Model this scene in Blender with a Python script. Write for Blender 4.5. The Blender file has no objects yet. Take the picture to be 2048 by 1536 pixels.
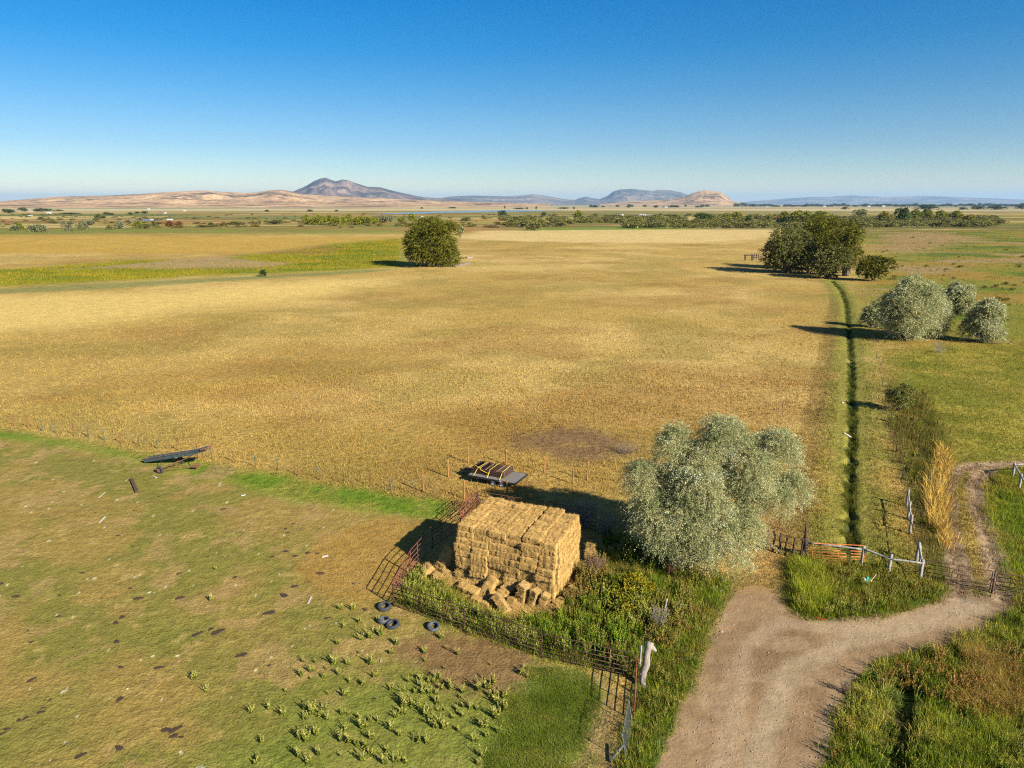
import bpy, math, random
import numpy as np
from math import radians as R, sin, cos, pi, hypot, atan2
from mathutils import Vector, Matrix, Euler

S = bpy.context.scene
COL = S.collection
rng = np.random.default_rng(7)
random.seed(7)

# ---------------------------------------------------------------- camera
H, F, PITCH = 23.0, 1410.0, R(14.3)
cd = bpy.data.cameras.new('camera'); cam = bpy.data.objects.new('camera', cd); COL.objects.link(cam)
cam.location = (0, 0, H); cam.rotation_euler = (pi/2 - PITCH, 0, 0)
cd.sensor_fit = 'HORIZONTAL'; cd.sensor_width = 36; cd.lens = 36*F/2048
cd.clip_start = 1; cd.clip_end = 120000
S.camera = cam

def G(u, v, z=0.0):
    """photo pixel -> point of the place at height z"""
    a, b = u-1024, 768-v
    dy = F*cos(PITCH)+b*sin(PITCH); dz = -F*sin(PITCH)+b*cos(PITCH)
    t = (z-H)/dz
    return (a*t, dy*t)
def GZ(u, v): 
    x, y = G(u, v); return Vector((x, y, zf1(x, y)))
def tall(base, vtop):
    x, y = G(*base); b = 768-vtop
    return H + (-F*sin(PITCH)+b*cos(PITCH))*y/(F*cos(PITCH)+b*sin(PITCH))
def wide(base, pxw):
    x, y = G(*base); return pxw*(y*cos(PITCH)+H*sin(PITCH))/F

# ---------------------------------------------------------------- noise
def _h(ix, iy, s):
    n = (ix.astype(np.int64)*374761393 + iy.astype(np.int64)*668265263 + s*974711) & 0x7fffffff
    n = ((n ^ (n >> 13))*1274126177) & 0x7fffffff
    return ((n ^ (n >> 16)) & 0xffff)/65535.0
def vn(x, y, s=0):
    x = np.asarray(x, float); y = np.asarray(y, float)
    ix, iy = np.floor(x), np.floor(y); fx, fy = x-ix, y-iy
    fx = fx*fx*(3-2*fx); fy = fy*fy*(3-2*fy)
    a = _h(ix, iy, s); b = _h(ix+1, iy, s); c = _h(ix, iy+1, s); d = _h(ix+1, iy+1, s)
    return (a*(1-fx)+b*fx)*(1-fy)+(c*(1-fx)+d*fx)*fy
def fbm(x, y, s=0, o=4):
    t = 0; a = .5; n = 0
    for i in range(o):
        t = t+a*vn(x, y, s+i*17); n += a; a *= .5; x = x*2.03+3.1; y = y*2.03-1.7
    return t/n
def sst(a, b, x):
    t = np.clip((x-a)/(b-a), 0, 1); return t*t*(3-2*t)
def lin(c, k=1.0):
    c = np.array(c, float)/255
    return np.where(c <= .04045, c/12.92, ((c+.055)/1.055)**2.4)*k

# ---------------------------------------------------------------- polygons of the place
def polydist(x, y, P):
    """signed distance, positive inside"""
    P = np.array(P); n = len(P); d = np.full(x.shape, 1e9); ins = np.zeros(x.shape, bool)
    for i in range(n):
        ax, ay = P[i]; bx, by = P[(i+1) % n]
        ex, ey = bx-ax, by-ay; L = ex*ex+ey*ey+1e-9
        t = np.clip(((x-ax)*ex+(y-ay)*ey)/L, 0, 1)
        d = np.minimum(d, np.hypot(x-ax-t*ex, y-ay-t*ey))
        if ey != 0:
            c = ((ay > y) != (by > y)) & (x < ex*(y-ay)/ey+ax); ins ^= c
    return np.where(ins, d, -d)
def linedist(x, y, P):
    d = np.full(x.shape, 1e9)
    for (ax, ay), (bx, by) in zip(P[:-1], P[1:]):
        ex, ey = bx-ax, by-ay; L = ex*ex+ey*ey+1e-9
        t = np.clip(((x-ax)*ex+(y-ay)*ey)/L, 0, 1)
        d = np.minimum(d, np.hypot(x-ax-t*ex, y-ay-t*ey))
    return d
def PX(*pts): return [G(*p) for p in pts]
def near(x, y, P, pad):
    P = np.array(P)
    return (x > P[:, 0].min()-pad) & (x < P[:, 0].max()+pad) & (y > P[:, 1].min()-pad) & (y < P[:, 1].max()+pad)

DITCH = PX((1702, 1105), (1700, 1040), (1701, 960), (1703, 880), (1703, 800), (1702, 720), (1697, 650), (1692, 606), (1683, 582), (1664, 562))
RUT_A = PX((1920, 1200), (1918, 1150), (1905, 1090), (1893, 1020), (1893, 970), (1912, 942), (1945, 930), (1985, 930), (2060, 925))
RUT_B = PX((2003, 1200), (1992, 1130), (1975, 1070), (1955, 1010), (1947, 970), (1956, 948), (1985, 936))
TRENCH = PX((1814, 1355), (1806, 1420), (1796, 1500), (1785, 1620))
ROAD = PX((1478, 1186), (1450, 1206), (1425, 1262), (1400, 1340), (1366, 1420), (1330, 1490), (1290, 1600), (1250, 1900), (1900, 1900),
          (1640, 1560), (1655, 1490), (1668, 1420), (1672, 1385), (1700, 1350), (1760, 1322), (1860, 1296), (1930, 1270), (1990, 1240), (2014, 1212), (2010, 1196),
          (1900, 1194), (1860, 1212), (1790, 1228), (1720, 1241), (1640, 1243), (1598, 1238), (1574, 1218), (1562, 1198), (1540, 1180), (1505, 1174))
LAWN = PX((-500, 855), (0, 868), (150, 885), (300, 925), (420, 950), (560, 985), (700, 1012), (870, 1040), (900, 1020), (850, 1090), (786, 1213), (926, 1262), (1083, 1316), (1225, 1352), (1216, 1440), (1200, 1600), (1100, 1900), (-900, 1900), (-900, 855))
STRIP = PX((-300, 835), (0, 860), (60, 866), (160, 882), (300, 908), (420, 926), (520, 942), (640, 966), (760, 986), (890, 1003), (905, 1020), (870, 1034), (780, 1030), (700, 1020), (600, 1004), (500, 980), (430, 962), (300, 932), (150, 900), (0, 879), (-300, 852))
YARD = PX((800, 1195), (830, 1110), (905, 1025), (960, 1010), (1190, 1060), (1230, 1130), (1150, 1190), (1120, 1240), (1010, 1230), (900, 1190))
VERGE_W = PX((1190, 1095), (1330, 1125), (1470, 1165), (1440, 1205), (1418, 1270), (1395, 1340), (1360, 1420), (1325, 1490), (1290, 1600), (1225, 1600), (1245, 1450), (1275, 1360), (1083, 1316), (926, 1262), (790, 1210), (835, 1130), (870, 1160), (960, 1215), (1020, 1235), (1110, 1225), (1150, 1170))
VERGE_E = PX((1640, 1560), (1660, 1490), (1680, 1420), (1690, 1385), (1720, 1350), (1790, 1322), (1880, 1296), (1950, 1270), (2010, 1238), (2040, 1200), (2300, 1215), (2400, 1700), (1850, 1800))
ISLAND = PX((1585, 1110), (1720, 1130), (1850, 1160), (1910, 1185), (1870, 1206), (1790, 1225), (1715, 1238), (1640, 1240), (1600, 1234), (1580, 1205), (1570, 1150))
MEADOW = PX((1760, 700), (1900, 690), (2200, 680), (2300, 905), (1990, 925), (1900, 925), (1850, 900), (1800, 830))
SCRUB = PX((1770, 770), (1850, 790), (1890, 850), (1900, 910), (1905, 960), (1885, 1000), (1895, 1080), (1915, 1150), (1900, 1185), (1850, 1155), (1835, 1100), (1825, 1010), (1800, 930), (1775, 840))
EASTPAD = PX((1990, 940), (2060, 935), (2300, 930), (2300, 1190), (2010, 1190), (1996, 1120), (1978, 1060), (1962, 1000))
MARSH_L = PX((-700, 600), (-300, 590), (0, 572), (240, 561), (500, 547), (640, 541), (800, 532), (800, 478), (690, 488), (560, 505), (420, 520), (240, 522), (80, 535), (0, 540), (-700, 548))
MARSH_GAP = PX((140, 538), (300, 525), (430, 515), (520, 523), (600, 526), (520, 535), (300, 537))
MARSH_GAP2 = PX((540, 505), (640, 492), (690, 496), (640, 510))
MARSH_R = PX((1690, 560), (1735, 520), (1700, 470), (1780, 462), (2300, 462), (2500, 680), (1770, 690))
BRIGHT = PX((925, 478), (960, 462), (1300, 459), (1570, 459), (1520, 478), (1380, 486), (1150, 484))
GREENMID = PX((1060, 1335), (1150, 1350), (1200, 1380), (1180, 1440), (1160, 1500), (1150, 1700), (960, 1700), (970, 1500), (1010, 1420), (1060, 1375))
MUD = PX((835, 1268), (930, 1265), (1050, 1310), (1085, 1340), (1050, 1380), (980, 1400), (900, 1380), (830, 1340), (800, 1300))
BARE = PX((1040, 872), (1110, 855), (1200, 862), (1270, 880), (1275, 905), (1200, 922), (1120, 915), (1045, 895))
LITTER = PX((640, 1080), (760, 1035), (900, 1040), (850, 1100), (800, 1190), (740, 1210), (640, 1190), (580, 1140))

def rel(x, y, P, soft, warp, sc, seed=0):
    """0..1 mask of polygon with softened noisy edge; soft, warp in metres at 40 m, growing with distance"""
    m = np.zeros(x.shape); k = np.hypot(x, y).max()
    pad = (soft+warp)*max(1, k/40)*1.2
    i = near(x, y, P, min(pad, 250))
    if i.any():
        xi, yi = x[i], y[i]; g = np.clip(np.hypot(xi, yi)/40, .8, 12)
        d = polydist(xi, yi, P)+(fbm(xi/(sc*g), yi/(sc*g), seed, 4)-.5)*2*warp*g
        m[i] = sst(-soft*g, soft*g, d)
    return m
def ldist(x, y, P, pad=30):
    d = np.full(x.shape, 1e9); i = near(x, y, P, pad)
    if i.any(): d[i] = linedist(x[i], y[i], P)
    return d
def zf(x, y):
    """height of the ground"""
    x = np.asarray(x, float); y = np.asarray(y, float)
    r = np.hypot(x, y)
    z = (fbm(x/9, y/9, 3, 3)-.5)*.16*np.clip(1.6-r/250, 0, 1)
    z = z+(fbm(x/.8, y/.8, 5, 2)-.5)*.05*np.clip(1.5-r/60, 0, 1)
    d = ldist(x, y, DITCH)+ (vn(x/1.3, y/1.3, 8)-.5)*.5
    z = z-.42*np.exp(-(d/.36)**2)+.08*np.exp(-((d-2.0)/.9)**2)
    for P in (RUT_A, RUT_B):
        d = ldist(x, y, P); z = z-.08*np.exp(-(d/.35)**2)
    d = ldist(x, y, TRENCH); z = z-.3*np.exp(-(d/.5)**2)
    return z
def zf1(x, y): return float(zf(np.array([x]), np.array([y]))[0])

# ---------------------------------------------------------------- mesh helpers
def tri_mesh(name, V, T, C=None, smooth=False, quads=False):
    V = np.ascontiguousarray(V, np.float32); T = np.ascontiguousarray(T, np.int32); k = T.shape[1]
    me = bpy.data.meshes.new(name)
    me.vertices.add(len(V)); me.vertices.foreach_set('co', V.ravel())
    me.loops.add(T.size); me.loops.foreach_set('vertex_index', T.ravel())
    me.polygons.add(len(T)); me.polygons.foreach_set('loop_start', np.arange(0, T.size, k, dtype=np.int32))
    if smooth: me.polygons.foreach_set('use_smooth', np.ones(len(T), bool))
    me.update(calc_edges=True)
    if C is not None:
        a = me.color_attributes.new('Col', 'FLOAT_COLOR', 'POINT')
        c = np.ones((len(V), 4), np.float32); c[:, :C.shape[1]] = C; a.data.foreach_set('color', c.ravel())
    return me
def link(name, me, mat=None, parent=None, loc=None):
    o = bpy.data.objects.new(name, me); COL.objects.link(o)
    if mat is not None and me is not None and len(me.materials) == 0: me.materials.append(mat)
    if parent is not None: o.parent = parent
    if loc is not None: o.location = loc
    return o
def tag(o, label=None, cat=None, group=None, kind=None):
    if label: o['label'] = label
    if cat: o['category'] = cat
    if group: o['group'] = group
    if kind: o['kind'] = kind
    return o
def thing(name, label, cat, loc, rz=0.0, group=None):
    o = bpy.data.objects.new(name, None); COL.objects.link(o); o.empty_display_size = .3
    o.location = loc; o.rotation_euler = (0, 0, rz)
    return tag(o, label, cat, group)
class MB:
    def __init__(s): s.v = []; s.f = []
    def add(s, V, Fc):
        n = len(s.v); s.v += [tuple(p) for p in V]; s.f += [tuple(i+n for i in f) for f in Fc]
    def box(s, c, d, rot=None, taper=1.0):
        x, y, z = d[0]/2, d[1]/2, d[2]/2; V = []
        for k in (-1, 1):
            t = taper if k > 0 else 1
            for a, b in ((-1, -1), (1, -1), (1, 1), (-1, 1)): V.append(Vector((a*x*t, b*y*t, k*z)))
        if rot is not None: V = [rot @ p for p in V]
        V = [p+Vector(c) for p in V]
        s.add(V, [(3, 2, 1, 0), (4, 5, 6, 7), (0, 1, 5, 4), (1, 2, 6, 5), (2, 3, 7, 6), (3, 0, 4, 7)])
    def beam(s, a, b, w, h, up=(0, 0, 1)):
        a, b = Vector(a), Vector(b); d = (b-a); L = d.length; d.normalize()
        sd = d.cross(Vector(up)); 
        if sd.length < 1e-4: sd = Vector((1, 0, 0))
        sd.normalize(); u = sd.cross(d)
        V = []
        for p in (a, b):
            for i, j in ((-1, -1), (1, -1), (1, 1), (-1, 1)): V.append(p+sd*(i*w/2)+u*(j*h/2))
        s.add(V, [(0, 1, 2, 3), (7, 6, 5, 4), (0, 4, 5, 1), (1, 5, 6, 2), (2, 6, 7, 3), (3, 7, 4, 0)])
    def tube(s, pts, r, n=7, closed=False, caps=True):
        pts = [Vector(p) for p in pts]; m = len(pts)
        rs = r if isinstance(r, (list, tuple)) else [r]*m
        V = []; Fc = []
        ref = None
        for i, p in enumerate(pts):
            a = pts[(i-1) % m] if (closed or i > 0) else p
            b = pts[(i+1) % m] if (closed or i < m-1) else p
            d = (b-a).normalized()
            if ref is None:
                ref = d.orthogonal().normalized()
            ref = (ref-d*ref.dot(d)).normalized(); bi = d.cross(ref)
            for k in range(n):
                t = 2*pi*k/n; V.append(p+(ref*cos(t)+bi*sin(t))*rs[i])
        for i in range(m if closed else m-1):
            j = (i+1) % m
            for k in range(n):
                l = (k+1) % n; Fc.append((i*n+k, i*n+l, j*n+l, j*n+k))
        if not closed and caps:
            Fc.append(tuple(range(n-1, -1, -1))); Fc.append(tuple(range((m-1)*n, m*n)))
        s.add(V, Fc)
    def lathe(s, prof, n=24, M=None, closed=True):
        V = []; Fc = []; m = len(prof)
        for k in range(n):
            t = 2*pi*k/n
            for (r, z) in prof: V.append(Vector((r*cos(t), r*sin(t), z)))
        for k in range(n):
            l = (k+1) % n
            for i in range(m if closed else m-1):
                j = (i+1) % m; Fc.append((k*m+i, l*m+i, l*m+j, k*m+j))
        if M is not None: V = [M @ p for p in V]
        s.add(V, Fc)
    def mesh(s, name, smooth=False):
        me = bpy.data.meshes.new(name); me.from_pydata(s.v, [], s.f); me.update()
        if smooth: me.polygons.foreach_set('use_smooth', np.ones(len(me.polygons), bool))
        return me
    def build(s, name, mat, parent=None, smooth=False, loc=None):
        return link(name, s.mesh(name, smooth), mat, parent, loc)

# ---------------------------------------------------------------- materials
def nm(name):
    m = bpy.data.materials.new(name); m.use_nodes = True; nt = m.node_tree; nt.nodes.clear()
    out = nt.nodes.new('ShaderNodeOutputMaterial')
    return m, nt, out
def N(nt, t, **kw):
    n = nt.nodes.new(t)
    for k, v in kw.items():
        if k == 'i':
            for a, b in v.items(): n.inputs[a].default_value = b
        else: setattr(n, k, v)
    return n
def L(nt, a, b): nt.links.new(a, b)
def ramp(nt, fac, stops, interp='LINEAR'):
    r = nt.nodes.new('ShaderNodeValToRGB'); e = r.color_ramp.elements; r.color_ramp.interpolation = interp
    while len(e) < len(stops): e.new(.5)
    for el, (p, c) in zip(e, stops): el.position = p; el.color = (*c, 1)
    L(nt, fac, r.inputs[0]); return r.outputs[0]
def mul(nt, a, b, f=1.0):
    m = N(nt, 'ShaderNodeMix', data_type='RGBA', blend_type='MULTIPLY'); m.inputs[0].default_value = f
    L(nt, a, m.inputs[6]); L(nt, b, m.inputs[7]); return m.outputs[2]
def surf(name, c0, c1, scale=3.0, rough=.8, metal=0.0, stretch=(1, 1, 1), bump=.3, detail=5, lo=.35, hi=.65, spot=None, var=0.0, spec=.3):
    """two-tone worn surface in object space, optional third tone in sparse spots"""
    m, nt, out = nm(name)
    tc = N(nt, 'ShaderNodeTexCoord'); mp = N(nt, 'ShaderNodeMapping'); mp.inputs['Scale'].default_value = stretch
    L(nt, tc.outputs['Object'], mp.inputs[0])
    nz = N(nt, 'ShaderNodeTexNoise', i={'Scale': scale, 'Detail': detail, 'Roughness': .6}); L(nt, mp.outputs[0], nz.inputs['Vector'])
    col = ramp(nt, nz.outputs[0], [(lo, c0), (hi, c1)])
    if spot:
        n2 = N(nt, 'ShaderNodeTexNoise', i={'Scale': scale*1.7, 'Detail': 6, 'Roughness': .7}); L(nt, tc.outputs['Object'], n2.inputs['Vector'])
        f = N(nt, 'ShaderNodeMapRange', i={1: .58, 2: .66}); L(nt, n2.outputs[0], f.inputs[0])
        mx = N(nt, 'ShaderNodeMix', data_type='RGBA'); L(nt, f.outputs[0], mx.inputs[0]); L(nt, col, mx.inputs[6]); mx.inputs[7].default_value = (*spot, 1)
        col = mx.outputs[2]
    if var:
        oi = N(nt, 'ShaderNodeObjectInfo')
        r = N(nt, 'ShaderNodeMapRange', i={3: 1-var, 4: 1+var}); L(nt, oi.outputs['Random'], r.inputs[0])
        vm = N(nt, 'ShaderNodeVectorMath', operation='SCALE'); L(nt, col, vm.inputs[0]); L(nt, r.outputs[0], vm.inputs[3]); col = vm.outputs[0]
    p = N(nt, 'ShaderNodeBsdfPrincipled', i={'Roughness': rough, 'Metallic': metal, 'Specular IOR Level': spec})
    L(nt, col, p.inputs['Base Color'])
    if bump:
        b = N(nt, 'ShaderNodeBump', i={'Strength': bump, 'Distance': .02}); L(nt, nz.outputs[0], b.inputs['Height']); L(nt, b.outputs[0], p.inputs['Normal'])
    L(nt, p.outputs[0], out.inputs[0]); return m
def leafmat(name, trans=.35, gloss=.0, objcol=False):
    """leaf or blade: colour from the mesh, lets some light through"""
    m, nt, out = nm(name)
    a = N(nt, 'ShaderNodeAttribute', attribute_name='Col'); col = a.outputs['Color']
    if objcol:
        oi = N(nt, 'ShaderNodeObjectInfo'); col = mul(nt, col, oi.outputs['Color'])
    d = N(nt, 'ShaderNodeBsdfDiffuse'); t = N(nt, 'ShaderNodeBsdfTranslucent'); mx = N(nt, 'ShaderNodeMixShader'); mx.inputs[0].default_value = trans
    L(nt, col, d.inputs[0]); L(nt, col, t.inputs[0]); L(nt, d.outputs[0], mx.inputs[1]); L(nt, t.outputs[0], mx.inputs[2])
    o = mx.outputs[0]
    if gloss:
        g = N(nt, 'ShaderNodeBsdfGlossy', i={'Roughness': .45}); g.inputs[0].default_value = (1, 1, 1, 1)
        m2 = N(nt, 'ShaderNodeMixShader'); m2.inputs[0].default_value = gloss; L(nt, o, m2.inputs[1]); L(nt, g.outputs[0], m2.inputs[2]); o = m2.outputs[0]
    L(nt, o, out.inputs[0]); return m
LEAF = leafmat('leaf', .3, .02); BLADE = leafmat('grass_blade', .25); TREE = leafmat('crown_leaf', .22, .0, True); DRY = leafmat('dry_blade', .2)
OLIVE = leafmat('silver_leaf', .36, .02)
# ---------------------------------------------------------------- sun, sky, air
SUN_EL, SUN_DIR = R(29.3), Vector((cos(R(29.3))*.72, -cos(R(29.3))*.694, sin(R(29.3))))
ld = bpy.data.lights.new('sun', 'SUN'); ld.energy = 5.0; ld.angle = R(.5); ld.color = (1, .93, .81)
sun = bpy.data.objects.new('sun', ld); COL.objects.link(sun); sun.rotation_euler = SUN_DIR.to_track_quat('Z', 'Y').to_euler()
W = bpy.data.worlds.new('World'); S.world = W; W.use_nodes = True; nt = W.node_tree; nt.nodes.clear()
out = N(nt, 'ShaderNodeOutputWorld'); bg = N(nt, 'ShaderNodeBackground'); bg.inputs[1].default_value = SKY_STRENGTH = .06
sk = N(nt, 'ShaderNodeTexSky', sky_type='NISHITA', sun_disc=False, sun_elevation=SUN_EL, sun_rotation=atan2(SUN_DIR.x, SUN_DIR.y), altitude=1300, air_density=1.0, dust_density=.5, ozone_density=1.5)
tc = N(nt, 'ShaderNodeTexCoord'); sx = N(nt, 'ShaderNodeSeparateXYZ'); L(nt, tc.outputs['Generated'], sx.inputs[0])
SKYRAMP = [(0, (.92, .82, .62)), (.02, (.86, .80, .66)), (.045, (.62, .70, .71)), (.073, (.45, .61, .72)), (.143, (.20, .54, .76)), (.19, (.06, .50, .80)), (.25, (.0, .465, .83)), (.45, (.15, .5, .9)), (.8, (.6, .75, 1))]
tint = ramp(nt, sx.outputs[2], SKYRAMP)
L(nt, mul(nt, sk.outputs[0], tint), bg.inputs[0]); L(nt, bg.outputs[0], out.inputs[0])
vs = S.view_settings; vs.view_transform = 'Standard'; vs.look = 'None'; vs.gamma = 1; vs.exposure = 1.30
S.cycles.max_bounces = 6; S.cycles.diffuse_bounces = 2; S.cycles.glossy_bounces = 2; S.cycles.transmission_bounces = 3; S.cycles.volume_bounces = 0; S.cycles.transparent_max_bounces = 8
S.cycles.use_denoising = False; S.cycles.filter_width = 1.15
S.cycles.caustics_reflective = False; S.cycles.caustics_refractive = False

# ---------------------------------------------------------------- ground
K = .85
C_ = lambda *c: lin(c, K)*np.array([.96, 1.16, 1.32])
def mixc(A, c, m): return A*(1-m[:, None])+np.array(c)*m[:, None]
def gcol(x, y):
    global RO
    n = len(x); RO = np.zeros(n); r = np.hypot(x, y)
    n1 = fbm(x/14, y/14, 21, 5); n2 = fbm(x/3.0, y/3.0, 22, 4); n3 = fbm(x/45, y/45, 23, 4); n4 = fbm(x/.7, y/.7, 24, 3)
    # dry gold field
    A = mixc(np.tile(C_(174, 134, 70), (n, 1)), C_(190, 149, 86), sst(.42, .62, n3))
    A = mixc(A, C_(142, 116, 56), .5*sst(.45, .68, n1))
    A = mixc(A, C_(150, 104, 54), .45*sst(.50, .72, fbm(x/22, y/16, 31, 5)))
    # east side of the field grows duller and greener
    e = sst(10, 45, x-.30*y)*sst(250, 150, r)
    A = mixc(A, C_(122, 104, 47), .6*e*(.5+n1))
    A = mixc(A, C_(216, 172, 98), .8*rel(x, y, PX((-300, 640), (-300, 585), (200, 585), (620, 560), (780, 555), (700, 590), (300, 640), (-100, 680)), 3, 5, 14, 40))
    # far plain, patchwork of stubble, pasture and marsh
    far = sst(560, 760, r+120*(fbm(x/200, y/90, 33, 3)-.5))
    pal = np.array([C_(172, 134, 66), C_(150, 116, 58), C_(118, 104, 46), C_(186, 150, 88), C_(140, 98, 54), C_(108, 104, 52)])
    cx = np.floor(x/520+fbm(x/900, y/900, 35, 2)*.6); cy = np.floor(y/300+fbm(x/700, y/700, 36, 2)*.6)
    pi_ = (_h(cx, cy, 5)*5.99).astype(int); B = pal[pi_]
    B = mixc(B, C_(112, 102, 46), .6*sst(.5, .66, fbm(x/160, y/70, 37, 4)))
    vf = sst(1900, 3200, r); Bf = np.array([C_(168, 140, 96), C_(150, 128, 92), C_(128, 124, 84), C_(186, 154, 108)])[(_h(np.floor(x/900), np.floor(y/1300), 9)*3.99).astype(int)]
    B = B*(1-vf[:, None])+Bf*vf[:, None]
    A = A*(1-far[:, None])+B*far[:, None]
    B2 = mixc(A, C_(150, 96, 54), .6*sst(.56, .66, fbm(x/260, y/60, 150, 4))); B2 = mixc(B2, C_(92, 92, 42), .6*sst(.54, .64, fbm(x/200, y/50, 151, 4))); B2 = mixc(B2, C_(204, 168, 110), .6*sst(.60, .68, fbm(x/300, y/45, 152, 4)))
    w_ = (far*sst(3500, 2200, r))[:, None]; A = A*(1-w_)+B2*w_
    # scrub belt
    sb = sst(640, 740, y)*sst(1180, 980, y)*sst(-80, 120, x-.02*y)
    A = mixc(A, C_(98, 94, 42), .8*sb*sst(.30, .55, fbm(x/60, y/40, 41, 4)))
    A = mixc(A, C_(110, 118, 44), .9*rel(x, y, PX((1000, 462), (1040, 455), (1300, 455), (1420, 458), (1300, 464), (1100, 465)), 2, 3, 10, 44))
    # left marsh
    lm = sst(330, 360, y)*sst(900, 560, y)*sst(-20, -90, x+.04*y)
    A = mixc(A, C_(176, 132, 56), .85*lm*sst(600, 480, y))
    A = mixc(A, C_(120, 116, 48), .8*lm*sst(520, 640, y)*sst(.35, .55, n3))
    m = rel(x, y, MARSH_L, 1.2, 2.2, 9, 45)
    g = mixc(np.tile(C_(140, 126, 30), (n, 1)), C_(112, 112, 32), sst(.45, .6, fbm(x/25, y/12, 46, 4))); g = mixc(g, C_(170, 130, 36), .6*sst(.58, .7, fbm(x/18, y/9, 47, 4)))
    A = A*(1-m[:, None])+g*m[:, None]
    A = mixc(A, C_(160, 124, 82), .9*rel(x, y, MARSH_GAP, 1, 1.6, 8, 48)); A = mixc(A, C_(150, 104, 62), .9*rel(x, y, MARSH_GAP2, 1, 1.6, 8, 49))
    m = rel(x, y, PX((-300, 600), (0, 578), (240, 566), (640, 545), (800, 536), (800, 541), (640, 551), (300, 572), (0, 588), (-300, 610)), .5, .8, 6, 50)
    A = mixc(A, C_(126, 118, 66), .8*m)
    A = mixc(A, C_(202, 162, 104), .85*rel(x, y, BRIGHT, .9, 1.6, 7, 51))
    # right marsh
    m = rel(x, y, MARSH_R, 1.5, 2.5, 9, 52)
    q1 = fbm(x/22, y/22, 53, 5); g = mixc(np.tile(C_(124, 112, 42), (n, 1)), C_(152, 112, 52), .8*sst(.45, .68, q1)); g = mixc(g, C_(92, 98, 34), sst(.52, .4, fbm(x/30, y/22, 54, 4))); g = mixc(g, C_(150, 118, 78), .8*sst(.6, .7, fbm(x/50, y/30, 55, 4)))
    A = A*(1-m[:, None])+g*m[:, None]
    m = rel(x, y, PX((1715, 505), (1740, 470), (1850, 465), (1960, 476), (1900, 498), (1800, 503)), 1, 2, 9, 56); A = mixc(A, C_(156, 118, 78), .8*m)
    # meadow east of the ditch and scrub strip
    m = rel(x, y, MEADOW, 1.2, 1.8, 6, 57); g = mixc(np.tile(C_(160, 134, 56), (n, 1)), C_(126, 116, 42), sst(.40, .62, .5*n1+.5*n2)); A = A*(1-m[:, None])+g*m[:, None]
    m = rel(x, y, SCRUB, .8, 1.2, 4, 58); A = mixc(A, C_(96, 88, 36), .9*m)
    m = rel(x, y, EASTPAD, .6, .8, 3, 59); A = mixc(A, C_(92, 104, 34), .95*m)
    # green banks of the ditch; bed colour darkened for weeds and bank shade
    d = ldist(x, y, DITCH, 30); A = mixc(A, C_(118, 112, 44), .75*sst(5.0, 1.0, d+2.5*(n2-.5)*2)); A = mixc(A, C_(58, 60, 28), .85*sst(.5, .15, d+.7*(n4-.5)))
    if True:
        i = near(x, y, ROAD, 5); dd = np.full(n, -99.); dd[i] = polydist(x[i], y[i], np.array(ROAD)); A = mixc(A, C_(124, 106, 56), .9*sst(-3.2, -1.2, dd+1.2*(n2-.5)))
    # near pasture
    m = rel(x, y, LAWN, .35, .5, 2.5, 60)
    g = mixc(np.tile(C_(148, 116, 60), (n, 1)), C_(126, 110, 50), sst(.40, .60, fbm(x/5, y/5, 61, 5)))
    g = mixc(g, C_(116, 108, 46), .6*sst(48, 26, y)*sst(.35, .55, fbm(x/7, y/7, 64, 4)))
    g = mixc(g, C_(158, 122, 72), .75*sst(.56, .70, fbm(x/2.2, y/2.2, 62, 5))); g = mixc(g, C_(172, 136, 78), .6*sst(.60, .72, n4)*sst(.45, .6, n2))
    g = mixc(g, C_(210, 186, 148), .9*sst(.87, .905, fbm(x/.42, y/.42, 63, 2)))
    g = mixc(g, C_(112, 114, 44), .65*rel(x, y, PX((420, 1600), (560, 1420), (760, 1350), (950, 1330), (1110, 1340), (1200, 1390), (1200, 1640), (800, 1800)), 2.2, 2.2, 2, 160))
    A = A*(1-m[:, None])+g*m[:, None]
    m = rel(x, y, STRIP, .7, .9, 2.2, 65); g = mixc(np.tile(C_(104, 118, 34), (n, 1)), C_(132, 124, 50), sst(.45, .65, n2)); A = mixc(A, 0*C_(0, 0, 0), 0*m); A = A*(1-m[:, None])+g*m[:, None]
    A = mixc(A, C_(156, 122, 76), .85*rel(x, y, PX((400, 950), (350, 956), (440, 957), (478, 942), (466, 932), (430, 932)), .25, .5, 1.6, 66))
    m = rel(x, y, LITTER, .7, 1.1, 2.5, 67); A = mixc(A, C_(160, 118, 56), .85*m*(.45+n2*.8))
    m = rel(x, y, MUD, .9, 1.8, 1.5, 68); A = mixc(A, C_(126, 90, 58), .85*m)
    m = rel(x, y, GREENMID, 1.1, 2.0, 1.3, 69); A = mixc(A, C_(104, 110, 42), .75*m)
    m = rel(x, y, BARE, 1.2, 1.6, 2.0, 70); A = mixc(A, C_(124, 90, 64), .85*m*sst(.2, .55, n2+.1))
    m = rel(x, y, VERGE_W, .3, .5, 1.5, 71); A = mixc(A, mixc(np.tile(C_(96, 90, 36), (n, 1)), C_(62, 84, 24), sst(.4, .6, n2)), 1*m) if False else A*(1-m[:, None])+mixc(np.tile(C_(96, 88, 36), (n, 1)), C_(66, 84, 26), sst(.4, .6, n2))*m[:, None]
    m = rel(x, y, YARD, .4, .6, 1.5, 72); A = mixc(A, C_(186, 142, 74), .85*m*sst(.2, .5, n2+.1))
    for P, s in ((VERGE_E, 73), (ISLAND, 74)):
        m = rel(x, y, P, .3, .45, 1.2, s); A = A*(1-m[:, None])+mixc(np.tile(C_(84, 92, 32), (n, 1)), C_(110, 92, 44), sst(.5, .68, n2))*m[:, None]
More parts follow.
